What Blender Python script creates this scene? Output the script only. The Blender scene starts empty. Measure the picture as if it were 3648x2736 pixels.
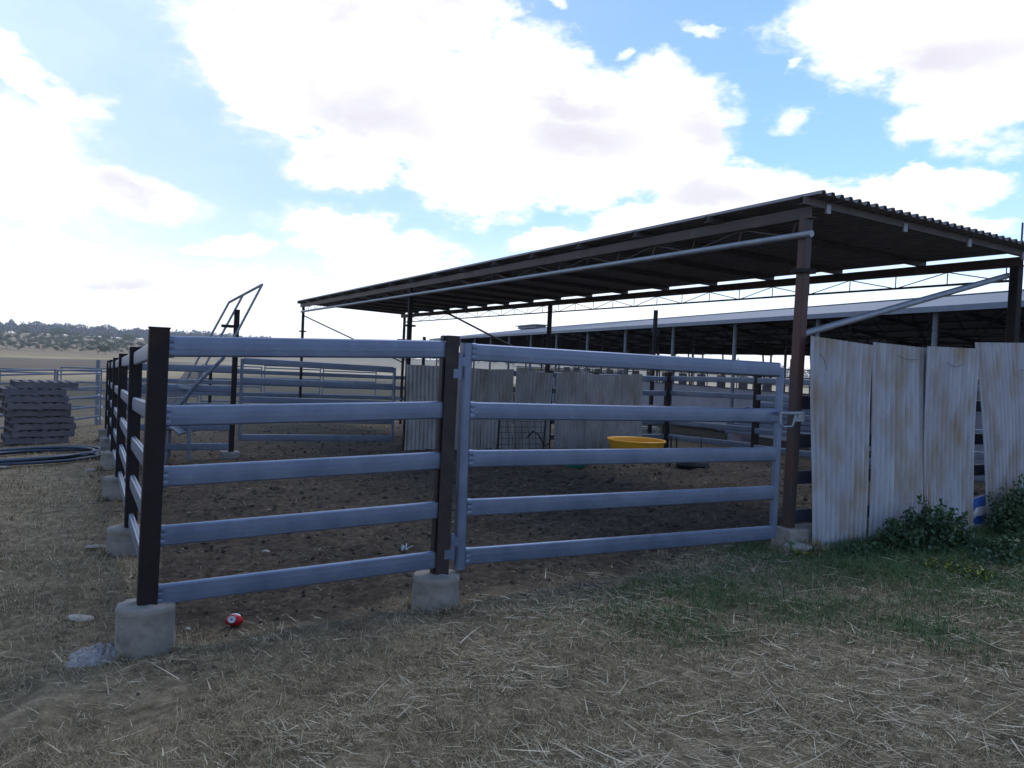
import bpy, math, random
import numpy as np
from mathutils import Vector, Matrix
R = math.radians
random.seed(7); rng = np.random.default_rng(7)
C = bpy.context.scene.collection
SC = bpy.context.scene

# ------------------------------------------------------------------ camera
EYE = 1.75
F = 2790.0                      # focal length in pixels of the 3648 px wide photograph
PITCH = -math.atan(78/F); ROLL = 0.045
cam = bpy.data.cameras.new('camera'); co = bpy.data.objects.new('camera', cam); C.objects.link(co)
cam.sensor_width = 36; cam.lens = F/3648*36; cam.clip_start = 0.05; cam.clip_end = 12000
MR = Matrix.Rotation(R(90)+PITCH, 3, 'X') @ Matrix.Rotation(ROLL, 3, 'Z')
co.matrix_world = Matrix.Translation((0, 0, EYE)) @ MR.to_4x4()
SC.camera = co
SC.render.resolution_x = 1024; SC.render.resolution_y = 768
SC.view_settings.view_transform = 'Standard'; SC.view_settings.look = 'None'
SC.view_settings.gamma = 1; SC.view_settings.exposure = 0.38

def ray(px, py):                # direction seen at a point of the photograph
    return (MR @ Vector(((px-1824)/F, -(py-1368)/F, -1))).normalized()

# ------------------------------------------------------------------ sun and sky
SUN_EL, SUN_AZ = R(58), R(35)    # azimuth clockwise from +Y (the view direction)
sun = bpy.data.lights.new('sun', 'SUN'); so = bpy.data.objects.new('sun', sun); C.objects.link(so)
sun.energy = 0.9; sun.angle = R(25); sun.color = (1.0, 0.96, 0.9)
sd = Vector((math.sin(SUN_AZ)*math.cos(SUN_EL), math.cos(SUN_AZ)*math.cos(SUN_EL), math.sin(SUN_EL)))
so.rotation_euler = sd.to_track_quat('Z', 'Y').to_euler()

W = bpy.data.worlds.new('World'); SC.world = W; W.use_nodes = True
nt = W.node_tree; N = nt.nodes; L = nt.links
for n in list(N): N.remove(n)
def nd(t, **k):
    n = N.new(t)
    for a, b in k.items(): setattr(n, a, b)
    return n
def mth(op, a, b=None, c=None, clamp=False):
    n = nd('ShaderNodeMath', operation=op); n.use_clamp = clamp
    for i, v in enumerate((a, b, c)):
        if v is None: continue
        if isinstance(v, (int, float)): n.inputs[i].default_value = v
        else: L.new(v, n.inputs[i])
    return n.outputs[0]
out = nd('ShaderNodeOutputWorld'); bg = nd('ShaderNodeBackground'); bg.inputs[1].default_value = 0.1
L.new(bg.outputs[0], out.inputs[0])
sky = nd('ShaderNodeTexSky'); sky.sky_type = 'NISHITA'; sky.sun_disc = False
sky.sun_elevation = SUN_EL; sky.sun_rotation = SUN_AZ
sky.altitude = 400; sky.air_density = 1.0; sky.dust_density = 0.3; sky.ozone_density = 1.5
tc = nd('ShaderNodeTexCoord'); D0 = tc.outputs['Generated']
sep = nd('ShaderNodeSeparateXYZ'); L.new(D0, sep.inputs[0])
az = mth('ARCTAN2', sep.outputs[0], sep.outputs[1]); el = mth('ARCSINE', sep.outputs[2])
def noise(vec, scale, detail=8, rough=0.6, off=0):
    n = nd('ShaderNodeTexNoise'); n.inputs['Scale'].default_value = scale
    n.inputs['Detail'].default_value = detail; n.inputs['Roughness'].default_value = rough
    m = nd('ShaderNodeMapping'); m.inputs['Location'].default_value = (off, off*.7, off*.3)
    m.inputs['Scale'].default_value = (1, 1, 1.9)
    L.new(vec, m.inputs[0]); L.new(m.outputs[0], n.inputs['Vector']); return n
n1 = noise(D0, 7.0, 9, 0.62, 3.1)
n2 = noise(D0, 2.2, 5, 0.55, 8.4)
n3 = noise(D0, 24.0, 6, 0.6, 1.7)
comb = nd('ShaderNodeCombineXYZ'); L.new(az, comb.inputs[0]); L.new(el, comb.inputs[1])
# warp by coloured noise
vw = nd('ShaderNodeVectorMath', operation='MULTIPLY_ADD'); L.new(n1.outputs['Color'], vw.inputs[0])
vw.inputs[1].default_value = (.16, .10, 0); L.new(comb.outputs[0], vw.inputs[2])
vw2 = nd('ShaderNodeVectorMath', operation='SUBTRACT'); L.new(vw.outputs[0], vw2.inputs[0]); vw2.inputs[1].default_value = (.08, .05, 0)
def azel(px, py):               # in 2212 px wide picture coordinates
    d = ray(px*1.649, py*1.649); return math.atan2(d.x, d.y), math.asin(d.z)
def blobs(lst, vec):
    cur = None
    for (px, py, rx, ry, rot) in lst:
        a, e = azel(px, py)
        m = nd('ShaderNodeMapping', vector_type='TEXTURE')
        m.inputs['Location'].default_value = (a, e, 0); m.inputs['Rotation'].default_value = (0, 0, R(rot))
        m.inputs['Scale'].default_value = (rx/1692, ry/1692, 1)
        L.new(vec, m.inputs[0])
        l = nd('ShaderNodeVectorMath', operation='LENGTH'); L.new(m.outputs[0], l.inputs[0])
        cur = l.outputs['Value'] if cur is None else mth('MINIMUM', cur, l.outputs['Value'])
    return cur
CL = [(690, 70, 300, 165, -5), (950, 0, 170, 110, 0), (560, 180, 160, 90, -20), (880, 220, 320, 150, -15), (1180, 250, 290, 150, -12),
      (1420, 265, 200, 120, -10), (1060, 400, 190, 90, 5), (770, 350, 130, 75, 0), (1290, 370, 170, 80, 10),
      (1960, 55, 290, 120, -8), (2180, 130, 210, 160, 0), (2120, 240, 190, 60, 5),
      (2030, 412, 165, 36, -4), (2075, 300, 60, 22, 0), (1960, 385, 50, 30, 0),
      (1600, 425, 260, 78, -6), (1200, 520, 130, 34, 4), (1850, 480, 300, 60, -5), (1440, 480, 170, 60, 0),
      (10, 330, 240, 110, -14), (290, 410, 150, 52, -6), (60, 160, 120, 40, -38), (10, 75, 40, 22, 0), (130, 210, 80, 22, -20),
      (790, 530, 200, 72, -6), (470, 545, 120, 26, 0), (90, 520, 110, 20, 0), (930, 600, 200, 40, 0), (600, 610, 160, 24, 0), (300, 620, 170, 22, 0), (1500, 560, 200, 50, 0)]
dmin = blobs(CL, vw2.outputs[0])
dens = mth('SUBTRACT', 1.0, dmin)
wd = blobs([(1720, 243, 34, 20, 0), (1350, 105, 26, 12, 0), (1180, 12, 30, 10, 0), (1705, 165, 16, 8, 0), (2065, 310, 40, 26, 0), (190, 215, 30, 16, 0), (1500, 75, 60, 10, -10)], vw2.outputs[0])
wisp = nd('ShaderNodeMapRange'); wisp.interpolation_type = 'SMOOTHSTEP'; L.new(mth('ADD', wd, mth('MULTIPLY', n3.outputs['Fac'], 1.2)), wisp.inputs[0])
wisp.inputs[1].default_value = 0.8; wisp.inputs[2].default_value = 2.0; wisp.inputs[3].default_value = .85; wisp.inputs[4].default_value = 0
dens = mth('ADD', dens, mth('MULTIPLY', mth('SUBTRACT', n3.outputs['Fac'], 0.5), 0.95))
core = nd('ShaderNodeMapRange'); core.interpolation_type = 'SMOOTHSTEP'; L.new(dens, core.inputs[0])
core.inputs[1].default_value = -0.16; core.inputs[2].default_value = 0.30
# behind and above the camera: scattered cloud from noise only
rear = nd('ShaderNodeMapRange'); rear.interpolation_type = 'SMOOTHSTEP'
L.new(mth('ADD', n2.outputs['Fac'], mth('MULTIPLY', sep.outputs[1], -0.0)), rear.inputs[0])
rear.inputs[1].default_value = 0.46; rear.inputs[2].default_value = 0.64; rear.inputs[4].default_value = 0.8
fr = nd('ShaderNodeMapRange'); L.new(sep.outputs[1], fr.inputs[0]); fr.inputs[1].default_value = 0.35; fr.inputs[2].default_value = 0.6
fr.inputs[3].default_value = 1; fr.inputs[4].default_value = 0
rearm = mth('MULTIPLY', rear.outputs[0], fr.outputs[0])
# thin haze veil: strong near the horizon and towards the left, streaky
veil = nd('ShaderNodeMapRange'); veil.interpolation_type = 'SMOOTHSTEP'; L.new(el, veil.inputs[0])
veil.inputs[1].default_value = 0.02; veil.inputs[2].default_value = 0.27; veil.inputs[3].default_value = 0.95; veil.inputs[4].default_value = 0.0
veil2 = nd('ShaderNodeMapRange'); veil2.interpolation_type = 'SMOOTHSTEP'; L.new(az, veil2.inputs[0])
veil2.inputs[1].default_value = -0.7; veil2.inputs[2].default_value = 0.35; veil2.inputs[3].default_value = 0.88; veil2.inputs[4].default_value = 0.06
vfront = mth('MULTIPLY', veil2.outputs[0], mth('SUBTRACT', 1.0, fr.outputs[0]))
vl = mth('MULTIPLY', mth('MAXIMUM', veil.outputs[0], vfront), mth('ADD', 0.62, mth('MULTIPLY', n1.outputs['Fac'], 0.8)))
covr = mth('MAXIMUM', core.outputs[0], wisp.outputs[0]); mask = mth('MAXIMUM', mth('MAXIMUM', covr, rearm), vl, clamp=True)
# lavender undersides
SH = [(800, 235, 190, 50, -12), (1250, 315, 190, 60, 4), (1500, 275, 110, 45, -10), (1540, 415, 130, 30, -4), (2080, 120, 120, 40, 0), (1250, 240, 120, 30, 0)]
smin = blobs(SH, vw2.outputs[0])
shd = nd('ShaderNodeMapRange'); shd.interpolation_type = 'SMOOTHSTEP'; L.new(mth('ADD', smin, mth('MULTIPLY', n3.outputs['Fac'], .3)), shd.inputs[0])
shd.inputs[1].default_value = 0.35; shd.inputs[2].default_value = 1.75; shd.inputs[3].default_value = 0.9; shd.inputs[4].default_value = 0.0
def mixc(fac, a, b, bt='MIX'):
    n = nd('ShaderNodeMix', data_type='RGBA', blend_type=bt)
    if isinstance(fac, (int, float)): n.inputs[0].default_value = fac
    else: L.new(fac, n.inputs[0])
    for i, v in ((6, a), (7, b)):
        if isinstance(v, tuple): n.inputs[i].default_value = v+(1,)
        else: L.new(v, n.inputs[i])
    return n.outputs[2]
gsh = nd('ShaderNodeMapRange'); gsh.interpolation_type = 'SMOOTHSTEP'; L.new(mth('ADD', mth('MULTIPLY', n1.outputs['Fac'], .7), mth('MULTIPLY', n2.outputs['Fac'], .3)), gsh.inputs[0])
gsh.inputs[1].default_value = 0.46; gsh.inputs[2].default_value = 0.66; gsh.inputs[4].default_value = 0.85
deep = nd('ShaderNodeMapRange'); deep.interpolation_type = 'SMOOTHSTEP'; L.new(dens, deep.inputs[0]); deep.inputs[1].default_value = .15; deep.inputs[2].default_value = .55
shf = mth('MAXIMUM', mth('MULTIPLY', shd.outputs[0], mth('ADD', .55, mth('MULTIPLY', n1.outputs['Fac'], .9))), mth('MULTIPLY', gsh.outputs[0], deep.outputs[0]), clamp=True)
ccol = mixc(shf, (9.8, 9.9, 10.3), (6.7, 6.6, 7.35))
hz_ = nd('ShaderNodeMapRange'); hz_.interpolation_type = 'SMOOTHSTEP'; L.new(el, hz_.inputs[0]); hz_.inputs[1].default_value = .03; hz_.inputs[2].default_value = .20
veilb = mixc(hz_.outputs[0], (11.4, 11.6, 12.0), (5.9, 7.5, 9.0))
veilc = mixc(covr, veilb, ccol)
tint = mixc(1.0, sky.outputs[0], (1.05, 1.27, 1.55), 'MULTIPLY')
fin = mixc(mask, tint, veilc)
L.new(fin, bg.inputs[0])

# ------------------------------------------------------------------ yard axes
A_ = R(28.1); U = Vector((-math.sin(A_), math.cos(A_))); V = Vector((math.cos(A_), math.sin(A_)))
H0 = Vector((2.40, 6.60))
def Y(u, v, z=0.0):
    p = H0+U*u+V*v; return Vector((p.x, p.y, z))
def at(px, depth, z):           # world point at a photograph column and a distance, height z
    zc = z-EYE; x = (px-1824)/F*depth
    return Vector((x, depth, z))
def see(px, py, depth):         # world point seen at (px, py) at forward distance depth
    d = ray(px, py); k = depth/d.y; return Vector((d.x*k, depth, EYE+d.z*k))

# ------------------------------------------------------------------ terrain
def _hash(ix, iy, s):
    n = (ix*374761393+iy*668265263+s*1442695041) & 0xffffffff
    n = ((n ^ (n >> 13))*1274126177) & 0xffffffff
    return ((n ^ (n >> 16)) & 0xffff)/65535.0
def vnoise(x, y, s=0):
    x = np.asarray(x, dtype=float); y = np.asarray(y, dtype=float)
    ix = np.floor(x).astype(np.int64); iy = np.floor(y).astype(np.int64)
    fx = x-ix; fy = y-iy; fx = fx*fx*(3-2*fx); fy = fy*fy*(3-2*fy)
    a = _hash(ix, iy, s); b = _hash(ix+1, iy, s); c = _hash(ix, iy+1, s); d = _hash(ix+1, iy+1, s)
    return (a*(1-fx)+b*fx)*(1-fy)+(c*(1-fx)+d*fx)*fy
def fbm(x, y, o=4, s=0):
    t = 0; a = .5; m = 0
    for i in range(o):
        t = t+a*vnoise(x*(2**i)+i*17.3, y*(2**i)-i*9.1, s+i); m += a; a *= .55
    return t/m
def sm(a, b, x):
    t = np.clip((x-a)/(b-a), 0, 1); return t*t*(3-2*t)
def uv_of(x, y):
    dx = x-H0.x; dy = y-H0.y
    return dx*U.x+dy*U.y, dx*V.x+dy*V.y
def soilmask(x, y):
    u, v = uv_of(x, y)
    w = (fbm(x*1.3, y*1.3, 4, 11)-.5)*1.5; w2 = (fbm(x*.6, y*.6, 3, 12)-.5)*1.2
    m = sm(-.45, .35, u+w*.8+np.clip(v+3, -9, 0)*0.0-sm(-2.2, .2, v)*.25)*sm(-5.3, -4.7, v+w*.35)
    m = m*(1-sm(12, 21, u+w2*3)*.75)
    return m
def greenmask(x, y):
    u, v = uv_of(x, y)
    w = fbm(x*.9, y*.9, 4, 31)-.5
    g = sm(-.5, .5, v+.6+w*1.8)*sm(-2.9, -1.2, u+w*2.4+.25*np.clip(v, 0, 3))*(1-sm(0.1, .5, u+.1))
    g2 = sm(-3.0, -1.6, v)*sm(-1.8, -1.0, u+w*2)*(1-sm(-.35, -.1, u))*.45
    return np.clip(np.maximum(g, g2), 0, 1)
def height(x, y, fine=True):
    x = np.asarray(x, dtype=float); y = np.asarray(y, dtype=float)
    u, v = uv_of(x, y); d = np.sqrt(x*x+y*y)
    z = .30+.052*np.clip(v, -8, 0)-.03*np.clip(u, -6, 22)-.012*np.clip(v, 0, 12)
    zf = np.interp(d, [0, 30, 130, 290, 380, 520, 820, 5000], [0, 0, -.45, -2.4, -2.0, 2.0, 8.8, 9.6])
    aa = np.arctan2(x, np.maximum(y, 1e-3)); k = 1-sm(-.42, -.12, aa)*.95
    k = np.where(y < 0, 0, k)
    zf2 = np.interp(d, [0, 30, 130, 300, 450, 800, 1050], [0, 0, -.45, -2.4, -3.0, -.5, 1.9])
    z = z+zf*k+zf2*(1-k)
    z = z+(fbm(x*.012, y*.012, 4, 5)-.5)*np.clip((d-150)/200, 0, 1)*3.0
    z = z+(fbm(x*.35, y*.35, 3, 6)-.5)*.10*np.clip(d/30, .5, 1)
    if fine:
        s = soilmask(x, y)
        near = np.clip((26-d)/12, 0, 1)
        z = z+near*((fbm(x*2.5, y*2.5, 3, 7)-.5)*.085+(fbm(x*9, y*9, 4, 8)-.5)*(.018+.055*s))
    return z
def gz(x, y): return float(height(np.array([x]), np.array([y]), False)[0])

# ------------------------------------------------------------------ materials
def mat(name, c1, c2=None, scale=6, rough=.7, metal=0.0, bump=0.0, bscale=None, stretch=(1, 1, 1), c3=None, s3=2.5, t3=(.55, .7), spec=.5, detail=5, st3=(1, 1, 1)):
    m = bpy.data.materials.new(name); m.use_nodes = True
    t = m.node_tree; n = t.nodes; l = t.links; b = n['Principled BSDF']
    b.inputs['Roughness'].default_value = rough; b.inputs['Metallic'].default_value = metal
    b.inputs['Specular IOR Level'].default_value = spec
    tc = n.new('ShaderNodeTexCoord'); mp = n.new('ShaderNodeMapping'); mp.inputs['Scale'].default_value = stretch
    oi = n.new('ShaderNodeObjectInfo'); vs_ = n.new('ShaderNodeVectorMath'); vs_.operation = 'SCALE'; vs_.inputs[0].default_value = (31, 17, 23); l.new(oi.outputs['Random'], vs_.inputs['Scale'])
    va_ = n.new('ShaderNodeVectorMath'); l.new(tc.outputs['Object'], va_.inputs[0]); l.new(vs_.outputs[0], va_.inputs[1]); OB = va_.outputs[0]
    l.new(OB, mp.inputs[0])
    if c2 is None: c2 = tuple(x*.8 for x in c1)
    no = n.new('ShaderNodeTexNoise'); no.inputs['Scale'].default_value = scale; no.inputs['Detail'].default_value = detail
    no.inputs['Roughness'].default_value = .65
    l.new(mp.outputs[0], no.inputs['Vector'])
    r = n.new('ShaderNodeValToRGB'); r.color_ramp.elements[0].position = .33; r.color_ramp.elements[1].position = .68
    r.color_ramp.elements[0].color = tuple(c1)+(1,); r.color_ramp.elements[1].color = tuple(c2)+(1,)
    l.new(no.outputs['Fac'], r.inputs[0]); col = r.outputs[0]
    if c3:
        n3_ = n.new('ShaderNodeTexNoise'); n3_.inputs['Scale'].default_value = s3; n3_.inputs['Detail'].default_value = 6
        mp3 = n.new('ShaderNodeMapping'); mp3.inputs['Scale'].default_value = st3; mp3.inputs['Location'].default_value = (3.3, 1.2, 7.7)
        l.new(OB, mp3.inputs[0]); l.new(mp3.outputs[0], n3_.inputs['Vector'])
        mr = n.new('ShaderNodeMapRange'); mr.inputs[1].default_value = t3[0]; mr.inputs[2].default_value = t3[1]
        l.new(n3_.outputs['Fac'], mr.inputs[0])
        mx = n.new('ShaderNodeMix'); mx.data_type = 'RGBA'; l.new(mr.outputs[0], mx.inputs[0]); l.new(col, mx.inputs[6])
        mx.inputs[7].default_value = tuple(c3)+(1,); col = mx.outputs[2]
        if metal > 0:
            mm = n.new('ShaderNodeMapRange'); mm.inputs[3].default_value = metal; mm.inputs[4].default_value = metal*.2
            l.new(mr.outputs[0], mm.inputs[0]); l.new(mm.outputs[0], b.inputs['Metallic'])
    l.new(col, b.inputs['Base Color'])
    rr = n.new('ShaderNodeMapRange'); rr.inputs[3].default_value = max(0, rough-.1); rr.inputs[4].default_value = min(1, rough+.12)
    l.new(no.outputs['Fac'], rr.inputs[0]); l.new(rr.outputs[0], b.inputs['Roughness'])
    if bump:
        nb = n.new('ShaderNodeTexNoise'); nb.inputs['Scale'].default_value = bscale or scale*4; nb.inputs['Detail'].default_value = 6
        l.new(tc.outputs['Object'], nb.inputs['Vector'])
        bp = n.new('ShaderNodeBump'); bp.inputs['Strength'].default_value = min(1, bump*10); bp.inputs['Distance'].default_value = .02*bump*10
        l.new(nb.outputs['Fac'], bp.inputs['Height']); l.new(bp.outputs[0], b.inputs['Normal'])
    return m
M = {}
M['galv'] = mat('galvanised_steel', (.112, .15, .242), (.165, .208, .31), 5, .36, .5, 0, c3=(.34, .37, .44), s3=45, t3=(.70, .80))
M['galv_far'] = mat('weathered_galvanised_steel', (.125, .15, .21), (.18, .205, .27), 5, .5, .35, 0)
M['galv_dark'] = mat('dull_shaded_steel', (.035, .04, .07), (.06, .065, .10), 8, .6, .2, .01, 50)  # darkened copy of the galvanised steel, shade put into the base colour
M['post'] = mat('dark_rusted_post_steel', (.011, .008, .009), (.020, .014, .015), 14, .7, .0, .012, 70, spec=.25, c3=(.035, .017, .013), s3=6, t3=(.6, .75))
M['gatepost'] = mat('brown_grey_post_steel', (.026, .019, .021), (.045, .032, .033), 10, .6, .1, .012, 70, spec=.3, c3=(.06, .045, .045), s3=4, t3=(.58, .75))
M['redpost'] = mat('red_brown_primed_steel', (.055, .020, .018), (.085, .032, .026), 7, .5, .15, .012, 60, c3=(.028, .018, .020), s3=3, t3=(.48, .62), st3=(1, 1, .35))
M['beam'] = mat('brown_painted_beam_steel', (.045, .030, .029), (.075, .047, .042), 9, .6, .1, .01, 50, c3=(.14, .085, .06), s3=5, t3=(.6, .75))
M['purlin'] = mat('grey_purlin_steel', (.085, .075, .08), (.13, .115, .12), 6, .6, .2, 0)
M['dark'] = mat('black_iron', (.012, .012, .014), (.03, .026, .026), 12, .6, .2, 0)
M['pipe'] = mat('galvanised_pipe_steel', (.22, .24, .28), (.30, .32, .36), 12, .45, .4, 0)
M['concrete'] = mat('rough_cast_concrete', (.19, .172, .158), (.28, .255, .235), 7, .92, 0, .03, 60, c3=(.12, .11, .10), s3=9, t3=(.55, .75))
M['concrete_pale'] = mat('pale_spilt_cement', (.24, .225, .225), (.46, .44, .45), 30, .95, 0, .12, 70)
M['zinc'] = mat('weathered_zinc_sheet', (.31, .32, .375), (.43, .44, .50), 5, .6, .1, .006, 40, c3=(.27, .205, .135), s3=4.2, t3=(.44, .70), st3=(1.2, 1.2, .5), stretch=(2.4, 2.4, .35))
M['zinc_in'] = mat('dull_zinc_sheet', (.26, .25, .26), (.38, .36, .355), 3, .65, .1, .006, 40, c3=(.22, .19, .165), s3=2.6, t3=(.5, .7), st3=(1.6, 1.6, .5))
M['roof'] = mat('corrugated_roof_iron', (.16, .15, .17), (.24, .22, .22), 5, .55, .4, .005, 40)
M['roofbig'] = mat('bright_corrugated_roof_iron', (.16, .18, .225), (.22, .24, .29), 2, .55, .25, 0)
M['shedpost'] = mat('grey_painted_steel_column', (.13, .145, .18), (.20, .22, .26), 5, .6, .2, 0)
M['shedwall'] = mat('grey_concrete_feed_wall', (.27, .26, .31), (.37, .35, .40), 1.2, .9, 0, 0)
M['palewall'] = mat('pale_sheet_wall', (.42, .44, .47), (.52, .53, .55), 1.5, .7, 0.1, 0)
M['wood'] = mat('grey_weathered_timber', (.095, .082, .098), (.175, .152, .165), 3, .85, 0, .03, 40, stretch=(1, 1, 5))
M['plank'] = mat('pale_weathered_timber', (.35, .34, .33), (.46, .44, .41), 3, .85, 0, .03, 40)
M['poly'] = mat('blue_black_poly_pipe', (.010, .022, .048), (.022, .045, .085), 8, .32, 0, 0)
M['yellow'] = mat('yellow_plastic', (.70, .33, .015), (.80, .40, .02), 3, .45, 0, 0)
M['green'] = mat('green_plastic', (.01, .16, .10), (.02, .20, .13), 3, .5, 0, 0)
M['red'] = mat('red_can_paint', (.45, .012, .02), (.55, .02, .03), 20, .3, .4, 0)
M['white'] = mat('white_print', (.75, .75, .8), (.6, .62, .7), 20, .4, .2, 0)
M['bluep'] = mat('blue_print', (.02, .10, .42), (.03, .14, .5), 10, .4, 0, 0)
M['blueprint'] = mat('dark_blue_print', (.02, .03, .16), (.03, .04, .2), 10, .4, 0.2, 0)
M['stone'] = mat('tan_field_stone', (.27, .25, .22), (.36, .33, .29), 8, .95, 0, .06, 30)
M['trunk'] = mat('gum_tree_bark', (.13, .11, .10), (.24, .21, .19), 4, .9, 0, 0)
M['scrap'] = mat('pale_blue_twine_plastic', (.40, .52, .62), (.5, .6, .7), 10, .5, 0, 0)

def leafmat(name, cols, rough=.6, trans=.15):
    m = bpy.data.materials.new(name); m.use_nodes = True; t = m.node_tree; n = t.nodes; l = t.links; b = n['Principled BSDF']
    b.inputs['Roughness'].default_value = rough
    a = n.new('ShaderNodeAttribute'); a.attribute_name = 'tone'
    r = n.new('ShaderNodeValToRGB'); e = r.color_ramp.elements
    while len(e) < len(cols): e.new(.5)
    for i, c in enumerate(cols): e[i].position = i/(len(cols)-1); e[i].color = tuple(c)+(1,)
    l.new(a.outputs['Fac'], r.inputs[0]); l.new(r.outputs[0], b.inputs['Base Color'])
    tr = n.new('ShaderNodeBsdfTranslucent'); l.new(r.outputs[0], tr.inputs[0])
    mx = n.new('ShaderNodeMixShader'); mx.inputs[0].default_value = trans
    l.new(b.outputs[0], mx.inputs[1]); l.new(tr.outputs[0], mx.inputs[2]); l.new(mx.outputs[0], n['Material Output'].inputs[0])
    return m
M['drygrass'] = leafmat('dry_grass_blade', [(.085, .066, .039), (.21, .168, .100), (.37, .305, .195), (.55, .475, .33)], .75)
M['straw'] = leafmat('straw_stalk', [(.14, .113, .077), (.26, .215, .15), (.39, .33, .24), (.52, .46, .345)], .6, .1)
M['greengrass'] = leafmat('green_grass_blade', [(.022, .058, .018), (.045, .105, .030), (.085, .155, .045), (.20, .22, .08)], .6)
M['weed'] = leafmat('weed_leaf', [(.014, .034, .015), (.028, .070, .026), (.055, .110, .040), (.20, .20, .05)], .5)
M['gum'] = leafmat('gum_leaf', [(.10, .125, .075), (.15, .175, .11), (.20, .22, .15), (.28, .29, .20)], .6, .2)
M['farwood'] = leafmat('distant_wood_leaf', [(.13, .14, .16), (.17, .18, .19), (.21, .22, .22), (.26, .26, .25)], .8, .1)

# ------------------------------------------------------------------ mesh builder
class MB:
    def __init__(s): s.v = []; s.f = []; s.tone = None
    def add(s, v, f):
        o = len(s.v); s.v += [tuple(p) for p in v]; s.f += [tuple(i+o for i in q) for q in f]; return s
    def prism(s, prof, a, b, up=(0, 0, 1), caps=True):
        a = Vector(a); b = Vector(b); d = (b-a).normalized(); up = Vector(up)
        if abs(d.dot(up)) > .98: up = Vector((0, 1, 0)) if abs(d.y) < .9 else Vector((1, 0, 0))
        x = d.cross(up).normalized(); y = x.cross(d).normalized(); n = len(prof)
        vs = [a+x*p[0]+y*p[1] for p in prof]+[b+x*p[0]+y*p[1] for p in prof]
        fs = [(i, (i+1) % n, n+(i+1) % n, n+i) for i in range(n)]
        if caps: fs += [tuple(range(n))[::-1], tuple(range(n, 2*n))]
        return s.add(vs, [q[::-1] for q in fs])
    def bar(s, a, b, w, h, up=(0, 0, 1), bev=.0):
        w /= 2; h /= 2
        if bev: pr = [(-w+bev, -h), (w-bev, -h), (w, -h+bev), (w, h-bev), (w-bev, h), (-w+bev, h), (-w, h-bev), (-w, -h+bev)]
        else: pr = [(-w, -h), (w, -h), (w, h), (-w, h)]
        return s.prism(pr, a, b, up)
    def box(s, c, size, ax=(1, 0, 0), bev=0):  # axis-aligned-ish box; ax = horizontal x axis
        c = Vector(c); ax = Vector(ax).normalized(); h = Vector((0, 0, size[2]/2))
        ay = Vector((0, 0, 1)).cross(ax)
        return s.bar(c-ax*size[0]/2, c+ax*size[0]/2, size[1], size[2], (0, 0, 1), bev)
    def rod(s, a, b, r, n=8):
        return s.prism([(r*math.cos(2*math.pi*i/n), r*math.sin(2*math.pi*i/n)) for i in range(n)], a, b)
    def tube(s, pts, r, n=8, closed=False):
        pts = [Vector(p) for p in pts]; m = len(pts); rings = []; px = None
        rs = r if isinstance(r, (list, tuple)) else [r]*m
        for i, p in enumerate(pts):
            if closed: d = pts[(i+1) % m]-pts[i-1]
            else: d = pts[min(i+1, m-1)]-pts[max(i-1, 0)]
            d.normalize()
            if px is None:
                px = d.orthogonal().normalized()
            px = (px-d*px.dot(d)).normalized(); py = d.cross(px)
            rings.append([p+(px*math.cos(2*math.pi*k/n)+py*math.sin(2*math.pi*k/n))*rs[i] for k in range(n)])
        vs = [q for g in rings for q in g]; fs = []
        for i in range(m if closed else m-1):
            j = (i+1) % m
            for k in range(n): fs.append((i*n+k, i*n+(k+1) % n, j*n+(k+1) % n, j*n+k))
        if not closed: fs += [tuple(range(n))[::-1], tuple(range((m-1)*n, m*n))]
        return s.add(vs, fs)
    def lathe(s, prof, n=24, c=(0, 0, 0), sx=1, sy=1, rot=0, sq=0):   # prof: (r, z), squarish when sq > 0
        vs = []; fs = []; m = len(prof); cr, sr = math.cos(rot), math.sin(rot)
        for r, z in prof:
            for k in range(n):
                t = 2*math.pi*k/n; ct, st = math.cos(t), math.sin(t); e = 1-sq*.5
                x = math.copysign(abs(ct)**e, ct)*r*sx; y = math.copysign(abs(st)**e, st)*r*sy
                vs.append((c[0]+x*cr-y*sr, c[1]+x*sr+y*cr, c[2]+z))
        for i in range(m-1):
            for k in range(n): fs.append((i*n+k, i*n+(k+1) % n, (i+1)*n+(k+1) % n, (i+1)*n+k))
        if prof[0][0] > 1e-4: fs.append(tuple(range(n))[::-1])
        if prof[-1][0] > 1e-4: fs.append(tuple(range((m-1)*n, m*n)))
        return s.add(vs, fs)
def origin(o):
    v = Vector((0, 0, 0))
    while o is not None: v = v+Vector(o.location); o = o.parent
    return v
def obj(name, mb, m, parent=None, smooth=40, loc=None):
    me = bpy.data.meshes.new(name); o = bpy.data.objects.new(name, me); C.objects.link(o)
    if parent is not None: o.parent = parent; off = origin(parent)
    elif loc is not None: o.location = loc; off = Vector(loc)
    else: off = Vector((0, 0, 0))
    vs = [(p[0]-off.x, p[1]-off.y, p[2]-off.z) for p in mb.v]
    me.from_pydata(vs, [], mb.f); me.materials.append(M[m] if isinstance(m, str) else m)
    if smooth:
        me.polygons.foreach_set('use_smooth', [True]*len(me.polygons)); me.set_sharp_from_angle(angle=R(smooth))
    if mb.tone is not None:
        a = me.attributes.new('tone', 'FLOAT', 'POINT'); a.data.foreach_set('value', mb.tone)
    me.update(); return o
def tag(o, label=None, cat=None, group=None, kind=None):
    if label: o['label'] = label
    if cat: o['category'] = cat
    if group: o['group'] = group
    if kind: o['kind'] = kind
    return o
def thing(name, label, cat, loc=(0, 0, 0), group=None):
    o = bpy.data.objects.new(name, None); C.objects.link(o); o.location = loc; o.empty_display_size = .2
    return tag(o, label, cat, group)
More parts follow.
